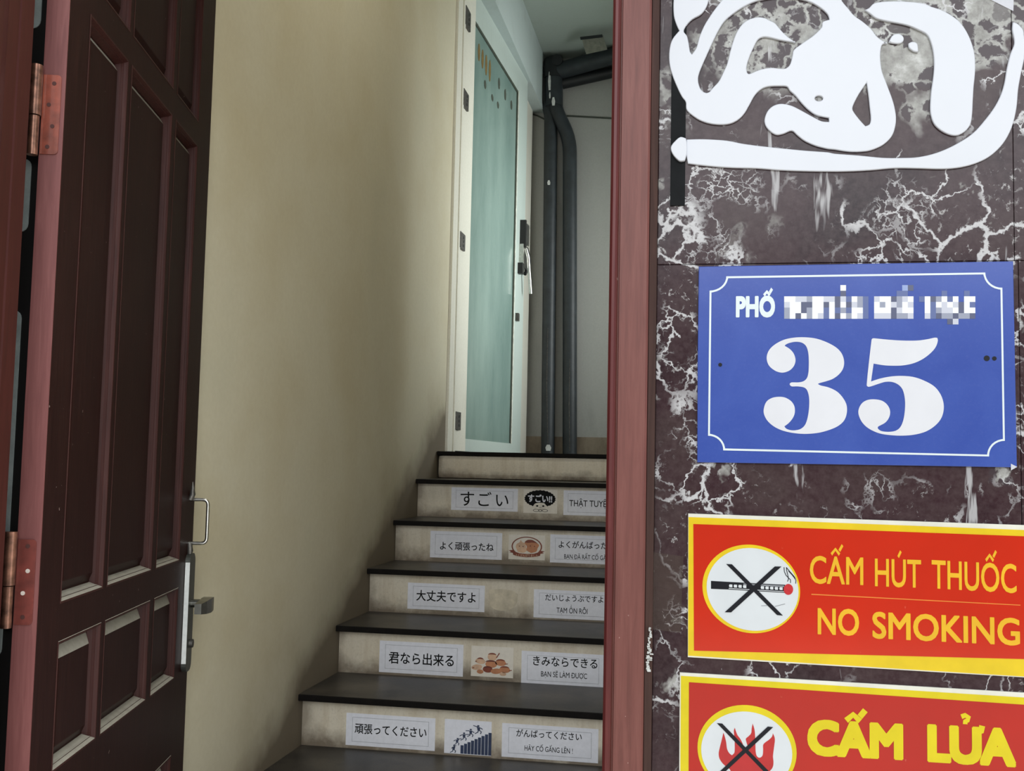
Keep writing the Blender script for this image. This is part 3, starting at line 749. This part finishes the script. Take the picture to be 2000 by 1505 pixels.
def gf(t, d, z): return G0+GU*t+GN*d+Vector((0, 0, z))
def gbox(b, t0, t1, d0, d1, z0, z1):
    vs = [b.b.verts.new(gf(t, d, z)) for t in (t0, t1) for d in (d0, d1) for z in (z0, z1)]
    for f in ((0, 1, 3, 2), (4, 6, 7, 5), (0, 4, 5, 1), (2, 3, 7, 6), (0, 2, 6, 4), (1, 5, 7, 3)): b.b.faces.new([vs[k] for k in f])
GW = 1.60
zb, zt_ = LAND+.008, EYE+2.655
b = MB(); gbox(b, 0, .20, -.03, 0, zb, zt_); b.build('stile', M['whiteframe'], gd)
b = MB(); gbox(b, GW-.29, GW, -.03, 0, zb, zt_); b.build('stile', M['doorpaint'], gd)
b = MB(); gbox(b, .20, GW-.29, -.03, 0, zb, EYE+.127); b.build('rail', M['doorpaint'], gd)
b = MB(); gbox(b, .20, GW-.29, -.03, 0, EYE+2.42, zt_); b.build('rail', M['doorpaint'], gd)
b = MB(); gbox(b, .20, GW-.29, -.02, -.008, EYE+.12, EYE+2.43); gp = b.build('pane', M['frost'], gd)
b = MB(); gbox(b, .20, GW-.29, -.008, -.001, EYE+2.405, EYE+2.421); gbox(b, GW-.305, GW-.29, -.008, -.001, EYE+.13, EYE+2.41); b.build('gasket', M['darkmark'], gd)
b = MB(); gbox(b, GW-.29, GW-.278, -.001, .003, EYE+.127, EYE+2.42); b.build('bright_strip', M['bright'], gd)  # narrow off-white strip between glass and stile
def on_leaf2(x, y):
    r = ray(x, y); O = Vector((0, 0, EYE)); P = O+r*((GN.dot(G0-O)-GN.z*0)/GN.dot(r)); return (P-G0).dot(GU), P.z
for (x, y, h_, mt) in [(938, 102, .10, 'brownmark'), (945, 115, .11, 'brownmark'), (952, 127, .12, 'brownmark'), (959, 138, .13, 'brownmark'), (977, 163, .07, 'darkmark'), (989, 185, .07, 'darkmark'), (1001, 205, .06, 'darkmark'), (964, 191, .04, 'darkmark'), (975, 205, .04, 'darkmark'), (950, 165, .05, 'darkmark')]:
    t, z = on_leaf2(x, y); tw = .05
    b = MB(); b.prism([(t+tw*.5*math.cos(k*PI/6), z+h_*.5*math.sin(k*PI/6)) for k in range(12)], lambda u, v, w: gf(u, w, v), -.008, -.0065)
    b.build('mark', M[mt], gp)
for y0, y1 in ((28, 66), (187, 220), (460, 492), (805, 840)):
    x = 916-.0205*(y0+y1)/2*1.25
    z1 = on_x(x, y0, WX).z; z0 = on_x(x, y1, WX).z
    b = MB(); b.box(WX+.001, WX+.016, 5.262, 5.375, z0, z1, .003); hg = b.build('hinge', M['zinc'], gd)
    for k in (.25, .5, .75):
        zc = z0+(z1-z0)*k
        MB().tube([(WX+.0155, 5.33, zc), (WX+.0175, 5.33, zc)], .008, 10).build('screw', M['black'], hg)
# lock and hanging lever on the meeting stile
def gl(x, y): return on_leaf2(x, y)
t, z1 = gl(1018, 435); _, z0 = gl(1018, 476)
b = MB(); gbox(b, GW-.13, GW-.02, 0, .035, z0, z1); lk2 = b.build('lock_case', M['steel'], gd)
b = MB(); gbox(b, GW-.155, GW-.13, 0, .04, z0-.03, z1+.012); b.build('lock_edge', M['black'], gd)
_, za = gl(1018, 480); _, zb2 = gl(1018, 525)
b = MB(); gbox(b, GW-.17, GW-.01, 0, .03, zb2, za); b.build('handle_plate', M['steel'], gd)
_, zc = gl(1020, 574)
MB().tube([gf(GW-.12, .035, za-.02), gf(GW-.11, .05, (za+zb2)/2), gf(GW-.05, .06, zc)], .011, 10).build('lever', M['steel'], gd, True)
_, zd = gl(1014, 515); _, ze = gl(1014, 536)
b = MB(); gbox(b, GW-.20, GW-.15, 0, .032, ze, zd); b.build('keeper', M['black'], gd)
MB().tube(round_path([gf(GW-.03, .02, za), gf(GW+.05, .03, (za+zb2)/2), gf(GW-.06, .02, zb2-.03)], .05), .012, 8).build('cord', M['black'], gd, True)
_, zf = gl(1009, 620)
b = MB(); gbox(b, GW-.24, GW-.2, 0, .02, zf-.025, zf+.025); b.build('keyhole', M['zinc'], gd)

# ------------------------------------------------------------------ drain pipes in the corner
PY = BACK-.062
pp_ = lambda x, y, Y=PY: on_y(x, y, Y)
dp = empty('drain_pipe', (pp_(1090, 885).x, PY, LAND), 'dark grey forked drain pipe rising in the corner and turning along the ceiling', 'pipe')
p = pp_(1070, 880); p.z = LAND
MB().tube(round_path([p, pp_(1076, 222), pp_(1066, 196), pp_(1066, 135)], .08), .048, 20).build('pipe', M['pipe'], dp, True)
p = pp_(1113, 880, PY-.01); p.z = LAND
MB().tube(round_path([p, pp_(1113, 272, PY-.01), pp_(1082, 206, PY-.03), pp_(1081, 128, PY-.03)], .10), .051, 20).build('pipe', M['pipe'], dp, True)
MB().tube([pp_(1082, 208, PY-.03), pp_(1081, 130, PY-.03)], .066, 24).build('junction', M['pipe'], dp, True)
MB().tube([pp_(1062, 205, PY-.0), pp_(1063, 150, PY-.0)], [.045, .055], 24).build('junction', M['pipe_dark'], dp, True)
a = pp_(1081, 138, PY-.03)
zc0 = pp_(1081, 112, PY-.03).z
MB().tube([(a.x, a.y, a.z-.06), (a.x, a.y, zc0-.035), (a.x, a.y, zc0-.012), (a.x, a.y, zc0)], [.073, .073, .06, .03], 28).build('elbow', M['pipe_dark'], dp, True)
c = pp_(1200, 108, PY-.12); c2 = c+Vector((.5, -.05, .0))
MB().tube([a+Vector((.02, -.0, -.01)), c, c2], .062, 24).build('pipe', M['pipe'], dp, True)
a3 = pp_(1098, 163, PY); c = pp_(1200, 140, PY)
MB().tube([a3, c, c+Vector((.5, 0, .0))], .042, 20).build('pipe', M['pipe_dark'], dp, True)
k = pp_(1088, 117, PY-.105)
MB().tube([k+Vector((0, .07, 0)), k], [.04, .04], 20).build('cleanout_cap', M['pipe_dark'], dp, True)
ang0 = pp_(1140, 86, 7.1)
b = MB(); q0 = [pp_(1136, 75, 7.08), pp_(1178, 70, 6.98), pp_(1186, 97, 7.12), pp_(1145, 106, 7.2)]
lo = [b.b.verts.new(v) for v in q0]; hi = [b.b.verts.new(v+Vector((0, .006, .006))) for v in q0]
b.b.faces.new(lo); b.b.faces.new(hi[::-1])
for j in range(4): b.b.faces.new((lo[j], lo[(j+1) % 4], hi[(j+1) % 4], hi[j]))
b.build('strap', M['strap'], dp)
b = MB(); q0 = [pp_(1133, 73, 7.06), pp_(1176, 68, 6.96), pp_(1177, 73, 6.96), pp_(1134, 78, 7.06)]
lo = [b.b.verts.new(v) for v in q0]; hi = [b.b.verts.new(v+Vector((0, .01, .008))) for v in q0]
b.b.faces.new(lo); b.b.faces.new(hi[::-1])
for j in range(4): b.b.faces.new((lo[j], lo[(j+1) % 4], hi[(j+1) % 4], hi[j]))
b.build('strap_hook', M['pipe_dark'], dp)
for (x, y0, y1, w) in [(1073.5, 140, 176, .014), (1074, 180, 192, .008), (1081, 190, 206, .018), (1072, 352, 361, .016), (1071, 880, 868, .03), (1070, 865, 640, .004), (1113, 880, 700, .004)]:
    Yc = PY-.098 if y0 < 230 else PY-.0475
    if x > 1100: Yc = PY-.0605
    lo, hi = (y0, y1) if y0 > y1 else (y1, y0)
    P0, P1 = on_y(x, lo, Yc), on_y(x, hi, Yc)
    m0 = (P0+P1)/2
    b = MB(); b.prism([(P0.x-w/2, P0.z), (P0.x+w/2, P0.z), (P1.x+w*.7, m0.z), (P1.x+w/3, P1.z), (P1.x-w/3, P1.z), (P1.x-w*.7, m0.z)], lambda u, v, q: Vector((u, q, v)), Yc, Yc-.002)
    b.build('paint_chip', M['chip'] if w > .006 else M['zinc'], dp)
o = MB().tube([on_y(1027, 203, 7.54), on_y(1037, 222, BACK-.006), on_y(1050, 226, BACK-.006), on_y(1064, 233, BACK-.006), on_y(1100, 226, BACK-.006), on_y(1140, 228, BACK-.006), on_y(1195, 231, BACK-.006), on_y(1260, 236, BACK-.006)], .006, 8).build('cable', M['darkmark'], None, True)
tag(o, 'thin dark cable running across the grey back wall behind the pipes', 'cable')

# ------------------------------------------------------------------ things on the marble front
def fp(x, y): v = on_y(x, y, FY); return (v.x, v.z)
def zm(ox, oy, sc): return lambda x, y: fp(ox+x/sc, oy+y/sc)
# dark cable trunking
tk = MB(); a = fp(1310, 0); c = fp(1339, 402)
tk.box(fp(1311, 200)[0], fp(1339.5, 200)[0], FY-.0028, FY, c[1], EYE+.9, .001)
o = tk.build('cable_trunking', M['trunk']); tag(o, 'black upright cable strip on the marble left of the white smears', 'trunking')
# white silicone smears
z2 = zm(1290, 0, 4.3); z3 = zm(1630, 0, 4.3)
outer = [z2(*q) for q in [(150, -120), (112, 0), (112, 140), (135, 220), (158, 268), (100, 340), (75, 430), (75, 540), (100, 640), (140, 740), (180, 820), (212, 865), (220, 930), (280, 985), (350, 1025), (450, 1050), (560, 1050), (640, 1020), (700, 965), (745, 890), (790, 810), (840, 760), (900, 735), (1000, 730), (1060, 735), (1085, 770), (1130, 810), (1180, 870), (1240, 930), (1310, 975), (1410, 997), (1412, 1030), (1350, 1025), (1270, 985), (1180, 935), (1110, 900), (1060, 885), (1000, 880), (940, 900), (895, 945), (872, 1010), (880, 1060), (915, 1105), (970, 1138), (1030, 1130), (1100, 1105), (1150, 1145), (1210, 1190), (1300, 1230), (1400, 1255), (1462, 1262)]]
outer += [z3(*q) for q in [(60, 1272), (130, 1280), (210, 1280), (300, 1268), (400, 1225), (470, 1160), (502, 1085), (512, 990), (490, 870), (440, 730), (395, 610), (380, 500), (383, 430), (398, 383), (440, 372), (400, 352), (350, 315), (300, 250), (230, 190), (160, 140), (110, 80), (60, 20), (20, -60), (-60, -200)]]
outer += [z2(*q) for q in [(1200, -340), (950, -340), (720, -220), (545, -20), (470, 70), (420, 140), (370, 220), (330, 310), (305, 400), (290, 430), (264, 465), (248, 440), (235, 360), (222, 310), (196, 270), (225, 215), (270, 170), (340, 130), (385, 70), (402, 0), (370, -130), (260, -200)]]
h1 = [z2(*q) for q in [(880, 3), (800, 20), (700, 65), (610, 125), (540, 185), (490, 260), (440, 360), (390, 470), (350, 560), (320, 640), (318, 700), (340, 760), (377, 787), (410, 780), (440, 745), (490, 690), (530, 610), (560, 540), (590, 420), (630, 300), (680, 220), (740, 175), (810, 155), (870, 160), (910, 180), (960, 205), (990, 240), (1030, 285), (1080, 330), (1135, 366), (1075, 358), (1000, 345), (920, 325), (860, 320), (815, 345), (780, 410), (745, 490), (722, 570), (726, 615), (745, 630), (790, 612), (850, 590), (930, 578), (1000, 585), (1050, 583), (1085, 550), (1105, 480), (1117, 430), (1180, 380), (1280, 310), (1350, 240), (1360, 195), (1415, 175), (1400, 130), (1340, 75), (1250, 25), (1150, 0), (1050, -10), (950, -8)]]
h2 = [z2(*q) for q in ellipse(1327, 835, 34, 23, 20)]
h3 = [z3(*q) for q in [(265, 705), (200, 800), (152, 895), (150, 935), (200, 1005), (255, 1066), (290, 1050), (300, 1000), (290, 900), (278, 790)]]
low = [z2(*q) for q in [(220, 1178), (330, 1175), (430, 1178), (560, 1188), (700, 1215), (900, 1240), (1200, 1270), (1400, 1285)]]+[z3(*q) for q in [(0, 1297), (200, 1312), (400, 1331), (560, 1332), (700, 1325), (850, 1290), (1000, 1225), (1150, 1130), (1260, 1010), (1340, 900), (1390, 800), (1420, 700), (1440, 580), (1470, 460), (1502, 370), (1485, 260), (1490, 195), (1530, 210), (1575, 260), (1582, 300), (1592, 380), (1585, 500), (1560, 620), (1535, 760), (1520, 920), (1480, 1080), (1410, 1210), (1310, 1310), (1200, 1370), (1060, 1410), (900, 1425), (700, 1420), (500, 1418), (300, 1435), (100, 1445)]]+[z2(*q) for q in [(1400, 1446), (1200, 1443), (1000, 1435), (800, 1420), (600, 1415), (400, 1400), (230, 1380), (215, 1280)]]
ban = [z3(*q) for q in [(250, 95), (285, 78), (330, 38), (450, 22), (600, 25), (740, 40), (800, 65), (880, 90), (960, 130), (1040, 190), (1100, 270), (1145, 370), (1170, 470), (1175, 600), (1162, 740), (1155, 860), (1150, 960), (1135, 1050), (1090, 1110), (1030, 1142), (970, 1140), (900, 1110), (840, 1060), (810, 1000), (797, 920), (805, 780), (822, 660), (830, 560), (825, 460), (805, 370), (770, 300), (700, 260), (600, 220), (450, 190), (350, 165), (290, 122)]]
d1 = [z3(*q) for q in [(450, 365), (472, 320), (500, 298), (540, 295), (572, 318), (575, 350), (550, 372), (510, 375)]]
d2 = [z3(*q) for q in [(615, 375), (650, 360), (690, 378), (698, 445), (660, 440), (620, 410)]]
lump = [z2(*q) for q in [(215, 1178), (170, 1165), (125, 1198), (88, 1250), (105, 1310), (160, 1365), (205, 1362), (222, 1300), (222, 1220)]]
SG = 'white silicone smears on the marble'
def silicone(lps, label, ext=.0022, Y=FY):
    o = shape('silicone_smear', lps, M['silicone'], None, Y, ext, .0011, True); tag(o, label, 'adhesive', SG); return o
silicone([smooth(outer, 4), smooth(h1, 4), smooth(h2, 3), smooth(h3, 3)], 'largest white smear, looped strokes joined to a broad body with a smile-shaped slit')
silicone([smooth(low, 4)], 'long white sweep running under the other smears and curling up at the right')
silicone([smooth(ban, 4)], 'thick white banana-shaped smear bending down at the upper right')
silicone([smooth(d1, 4)], 'small white drop, the upper one beside the bent smear')
silicone([smooth(d2, 4)], 'small white drop, the lower one beside the bent smear')
silicone([smooth(lump, 4)], 'lumpy white blob stuck on the black cable strip', .003, FY-.0026)
o = shape('paper_scrap', [[z3(1310, 0), z3(1500, 95), z3(1512, -420), z3(1000, -420), z3(1000, -160)]], M['paper'], None, FY, .0005); tag(o, 'white paper corner at the top right of the marble', 'paper')
# tape and flaked paint by the post
o = shape('tape_strip', [[fp(1268.5, 1077), fp(1335, 1086), fp(1329, 1235), fp(1270, 1228)]], M['tape'], None, FY-.0205 if False else FY, .0002); tag(o, 'clear tape strip on the marble left of the no-smoking sign', 'tape')
fe = empty('paint_flake', (on_y(1266, 1310, 1.334).x, 1.334, on_y(1266, 1310, 1.334).z), 'flaked white paint streak low on the right edge of the door post', 'paint')
random.seed(3)
for k in range(22):
    yy = 1224+k*3.9; xl = 1268-7.5*(yy-1224)/86; w_ = 3+7*min(1, (yy-1220)/50)
    for q_ in range(2):
        x0 = xl+random.uniform(-1, w_*.6); x1 = x0+random.uniform(2, w_*.7); y1 = yy+random.uniform(2.2, 5)
        pts = [(x0, yy), (x1, yy+random.uniform(-1, 1)), (x1+random.uniform(-1, 1), y1), (x0+random.uniform(-1, 1), y1-random.uniform(0, 1))]
        shape('flake', [[(on_y(x, y, 1.334).x, on_y(x, y, 1.334).z) for x, y in pts]], M['chip'], fe, 1.3335+.0002*q_, .0016)

# ---- house number plate
zs = zm(1260, 500, 2.7027)
plate = [zs(283, 58), zs(1938, 30), zs(1948, 560), zs(1957, 1085), zs(1958, 1115), zs(1500, 1107), zs(275, 1088), zs(277, 560)]
c_ = zs(1110, 570)
hp = empty('house_number_plate', (c_[0], FY, c_[1]), 'blue enamel street plate with the number 35 in white', 'sign')
shape('plate', [plate], M['signblue'], hp, FY, .0022, .0009)
PYs = FY-.0044
d5 = zm(1470, 640, 5)
three = [(310, 180), (355, 207), (395, 250), (415, 310), (405, 365), (370, 410), (320, 435), (270, 439), (215, 420), (160, 375), (136, 315), (142, 255), (175, 200), (240, 150), (320, 115), (420, 98), (520, 97), (620, 110), (720, 145), (810, 195), (865, 255), (888, 330), (878, 400), (840, 455), (780, 500), (710, 525), (655, 540), (632, 550), (660, 565), (740, 585), (820, 625), (880, 690), (913, 760), (913, 840), (885, 910), (820, 965), (720, 1005), (620, 1028), (500, 1036), (380, 1025), (280, 1000), (200, 960), (140, 905), (108, 840), (109, 780), (135, 720), (190, 685), (260, 675), (320, 685), (375, 720), (405, 770), (408, 830), (390, 880), (350, 930), (307, 962), (325, 985), (370, 1000), (420, 1000), (470, 985), (510, 945), (535, 870), (548, 770), (547, 680), (530, 615), (500, 585), (440, 574), (380, 574), (361, 560), (361, 545), (380, 535), (440, 535), (490, 525), (525, 495), (541, 440), (545, 340), (540, 250), (520, 185), (480, 150), (420, 140), (360, 150), (322, 166)]
five = [(1155, 125), (1165, 108), (1190, 107), (1300, 118), (1450, 128), (1600, 128), (1700, 115), (1770, 100), (1795, 103), (1800, 130), (1780, 190), (1730, 250), (1650, 310), (1560, 350), (1460, 370), (1360, 373), (1270, 368), (1175, 352), (1150, 527), (1230, 500), (1340, 478), (1450, 472), (1560, 482), (1660, 515), (1760, 570), (1820, 640), (1852, 720), (1857, 800), (1835, 880), (1780, 950), (1690, 1010), (1580, 1042), (1460, 1053), (1340, 1048), (1230, 1030), (1130, 985), (1065, 925), (1030, 850), (1032, 790), (1065, 735), (1120, 705), (1190, 700), (1260, 715), (1310, 755), (1335, 810), (1328, 870), (1290, 925), (1220, 965), (1218, 985), (1250, 1008), (1320, 1016), (1390, 1005), (1435, 970), (1465, 900), (1480, 800), (1480, 700), (1460, 610), (1420, 560), (1360, 532), (1290, 530), (1220, 550), (1130, 578), (1108, 560)]
for nm, g in (('numeral', three), ('numeral', five)): shape(nm, [smooth([d5(*q) for q in g], 4)], M['enamel'], hp, PYs, .0002)
def notch(k, w):
    """line with scooped corners, offset inward by w"""
    cs = [((340, 110), (428, 110), (340, 185)), ((1880, 88), (1790, 90), (1880, 170)), ((1898, 1058), (1893, 975), (1810, 1057)), ((330, 1026), (412, 1025), (332, 948))]
    out = []
    for i, (cc, pa, pb) in enumerate(cs):
        seq = (pb, pa) if i in (0,) else (pa, pb)
        va = Vector(seq[0])-Vector(cc); vb = Vector(seq[1])-Vector(cc)
        pts = []
        for j in range(9):
            th = PI/2*j/8; v = va*math.cos(th)+vb*math.sin(th); L = v.length
            pts.append(tuple(Vector(cc)+v*((L+w)/L)))
        # square ends of the straight runs keep the same inset
        cen = Vector((1110, 570))
        def inset(q):
            return (q[0]+(w if q[0] < cen.x else -w)*1.0, q[1]+(w if q[1] < cen.y else -w)*1.0)
        a, z = seq
        out += [inset(a)]+pts[1:-1]+[inset(z)]
    return [zs(*q) for q in out]
shape('border_line', [notch(0, 0), notch(0, 10)], M['line'], hp, PYs, .0002)
text_line('lettering', 'PHỐ', zs(478, 326), zs(684, 325), (327-218)/2.7027*FY/F*1.02, M['line'], hp, PYs, .05, space=1.03)
GRID = ["..........W..........bD...........",
        "..........D.........mm......m...m.",
        "WWLLGWWLLDLmWGm.LWWDGLW.mWDGWmW.WW",
        "LWWDDWWDWDWDLGm.WGWLGWL..WmWLWLDWm",
        "GWWDGWWmWmGmWWm.WWWDLWW..WmGLLWDWW",
        "GWDWGWLmWDWGWLm.LLLDGGL..LmDGGDGGD",
        ".............................DL..."]
zp = zm(1510, 550, 4.762)
b = MB(); keys = list(PIX); mi = []
for r_, row in enumerate(GRID):
    for c0, ch in enumerate(row):
        if ch in PIX:
            x0, y0 = 100+52.1*c0, 37+52.0*r_
            q = [zp(x0, y0+52), zp(x0+52.1, y0+52), zp(x0+52.1, y0), zp(x0, y0)]
            b.prism(q, lambda u, v, w: Vector((u, w, v)), PYs, PYs-.0003); mi += [keys.index(ch)]*6
o = b.build('street_name_print', M['pixW'], hp)
for k in keys[1:]: o.data.materials.append(M['pix'+k])
for p_, k in zip(o.data.polygons, mi): p_.material_index = k
def hole(x, y, r):
    q = zs(x, y); MB().tube([(q[0], PYs+.0006, q[1]), (q[0], PYs-.0004, q[1])], r, 16).build('screw_hole', M['ink'], hp)
hole(396, 575, .0024); hole(1798, 541, .0034); hole(1838, 542, .0026)
tq = [zs(1925, 1095), zs(1958, 1112), zs(1925, 1130)]
shape('chipped_corner', [tq], M['paper'], hp, PYs, .0003)

# ---- red prohibition plates
def quad(pts): return [pts]
z1_ = zm(1180, 1000, 2.439)
def ext_r(x, y0, x1, slope): return z1_(x1, y0+slope*(x1-x))
ns = empty('no_smoking_sign', (*[z1_(1250, 380)[0], FY], z1_(1250, 380)[1]), 'upper red sign with yellow border and a crossed-out cigarette', 'sign')
def plate_q(e, l, tl, bl, tr, br, mat, Y, ext, bev=0, name='plate'):
    return shape(name, [[z1_(*bl), z1_(*br), z1_(*tr), z1_(*tl)]], M[mat], e, Y, ext, bev)
XE = 2110
plate_q(ns, 0, (400, 5), (398, 688), (XE, 64), (XE, 791), 'acryledge', FY, .0016, .0006, 'plate')
Y1 = FY-.0032
plate_q(ns, 0, (402, 22), (400, 680), (XE-3, 88), (XE-3, 786), 'yellow', Y1, .0002, 0, 'yellow_border')
plate_q(ns, 0, (425, 55), (428, 656), (2072, 116), (2072, 698), 'red', Y1-.0004, .0002, 0, 'red_field')
Y2 = Y1-.0008
def ell(cx, cy, rx, ry, sk=.06, n=64):
    return [(cx+rx*math.cos(2*PI*i/n), cy+ry*math.sin(2*PI*i/n)+sk*rx*math.cos(2*PI*i/n)) for i in range(n)]
shape('roundel_ring', [[z1_(*q) for q in ell(700, 363, 232, 210)]], M['yellow'], ns, Y2, .0002)
shape('roundel', [[z1_(*q) for q in ell(706, 365, 218, 196)]], M['white'], ns, Y2-.0004, .0002)
zc_ = zm(1360, 1050, 7.527); Y3 = Y2-.0008
shape('cigarette', [[zc_(*q) for q in [(215, 625), (475, 640), (1300, 682), (1300, 800), (475, 752), (215, 742)]]], M['ink'], ns, Y3, .0001)
for k in range(4):
    x0 = 478+k*68; y0 = 676+k*3.4
    shape('paper_dash', [[zc_(*q) for q in [(x0, y0+20), (x0+8, y0), (x0+50, y0+3), (x0+50, y0+44), (x0+8, y0+42)]]], M['white'], ns, Y3-.0002, .0001)
for k in range(5):
    x0 = 942+k*68; y0 = 702+k*3.4
    shape('paper_dash', [[zc_(*q) for q in [(x0, y0+20), (x0+8, y0), (x0+50, y0+3), (x0+50, y0+44), (x0+8, y0+42)]]], M['white'], ns, Y3-.0002, .0001)
shape('paper_line', [[zc_(*q) for q in stroke([(475, 735), (1285, 783)], 9)]], M['white'], ns, Y3-.0002, .0001)
shape('paper_line', [[zc_(*q) for q in stroke([(690, 672), (1285, 704)], 22)]], M['thin'], ns, Y3-.0002, .0001)
shape('ember', [[zc_(*q) for q in ellipse(1348, 750, 70, 80, 30)]], M['ash'], ns, Y3-.0002, .0001)
for s_ in ([(1285, 425), (1290, 490), (1315, 545), (1350, 580), (1380, 610), (1380, 655)], [(1320, 425), (1325, 480), (1345, 560), (1350, 600), (1335, 635)], [(1320, 430), (1370, 490), (1440, 570), (1460, 620), (1455, 665)], [(1350, 480), (1410, 545), (1450, 600)]):
    shape('smoke', [[zc_(*q) for q in stroke(s_, 10)]], M['ink'], ns, Y3-.0002, .0001)
shape('cross_bar', [[zc_(*q) for q in [(438, 378), (522, 382), (1268, 1132), (1182, 1125)]]], M['ink'], ns, Y3-.0004, .0001)
shape('cross_bar', [[zc_(*q) for q in [(1150, 413), (1246, 415), (510, 1085), (416, 1083)]]], M['ink'], ns, Y3-.0006, .0001)
shape('scratch', [[zc_(*q) for q in stroke([(950, 990), (1050, 985)], 6)]], M['thin'], ns, Y3-.0002, .0001)
shape('scratch', [[zc_(*q) for q in stroke([(1150, 1000), (1300, 962)], 7)]], M['thin'], ns, Y3-.0002, .0001)
k1 = FY/F/2.439
for s_, a, c, cap in [('CẤM', (978, 336), (1232, 345), 122), ('HÚT', (1287, 350), (1507, 358), 122), ('THUỐC', (1557, 360), (1960, 383), 124)]:
    text_line('lettering', s_, z1_(*a), z1_(*c), cap*k1*1.01, M['yellowtext'], ns, Y2, .012)
for s_, a, c, cap in [('NO', (1015, 578), (1212, 586), 116), ('SMOKING', (1275, 597), (1976, 632), 116)]:
    text_line('lettering', s_, z1_(*a), z1_(*c), cap*k1*1.01, M['yellowtext'], ns, Y2, .02)
shape('rule', [[z1_(*q) for q in [(985, 386), (1978, 438), (1978, 442), (985, 391)]]], M['orange'], ns, Y2, .0002)

nf = empty('no_fire_sign', (z1_(1250, 1100)[0], FY, z1_(1250, 1100)[1]), 'lower red sign with yellow border and a crossed-out flame', 'sign')
plate_q(nf, 0, (360, 760), (356, 1440), (XE, 863), (XE, 1560), 'acryledge', FY, .0016, .0006, 'plate')
plate_q(nf, 0, (366, 776), (362, 1432), (XE-3, 886), (XE-3, 1552), 'lemon', Y1, .0002, 0, 'yellow_border')
plate_q(nf, 0, (404, 806), (402, 1400), (2072, 918), (2072, 1515), 'red2', Y1-.0004, .0002, 0, 'red_field')
ze_ = zm(1340, 1360, 8.333)
shape('roundel_ring', [[ze_(*q) for q in ell(990, 855, 804, 732)]], M['lemon'], nf, Y2, .0002)
shape('roundel', [[ze_(*q) for q in ell(984, 880, 738, 652)]], M['white'], nf, Y2-.0004, .0002)
fla = [(605, 570), (580, 680), (550, 800), (530, 900), (540, 980), (580, 1050), (635, 1105), (700, 1150), (730, 1210), (745, 1330), (900, 1400), (1100, 1400), (1250, 1330), (1330, 1220), (1400, 1140), (1418, 1050), (1410, 950), (1425, 820), (1440, 700), (1435, 640), (1408, 578), (1395, 630), (1350, 680), (1280, 730), (1250, 770), (1250, 850), (1240, 940), (1195, 975), (1150, 950), (1130, 880), (1125, 760), (1120, 620), (1110, 520), (1080, 420), (1065, 500), (1055, 580), (1010, 630), (970, 670), (985, 740), (1000, 800), (960, 845), (935, 800), (920, 750), (880, 670), (830, 600), (790, 488), (775, 540), (785, 640), (790, 760), (785, 890), (745, 935), (700, 900), (665, 830), (650, 720), (625, 620)]
shape('flame', [smooth([ze_(*q) for q in fla], 4, 75)], M['flame'], nf, Y3, .0001)
shape('cross_bar', [[ze_(*q) for q in [(500, 413), (587, 420), (1800, 1660), (1710, 1660)]]], M['ink'], nf, Y3-.0004, .0001)
shape('cross_bar', [[ze_(*q) for q in [(1325, 468), (1412, 478), (140, 1660), (50, 1660)]]], M['ink'], nf, Y3-.0006, .0001)
for s_, a, c, cap in [('CẤM', (966, 1152), (1422, 1176), 158), ('LỬA', (1536, 1184), (1958, 1210), 164)]:
    text_line('lettering', s_, z1_(*a), z1_(*c), cap*k1, M['lemon'], nf, Y2, .055)
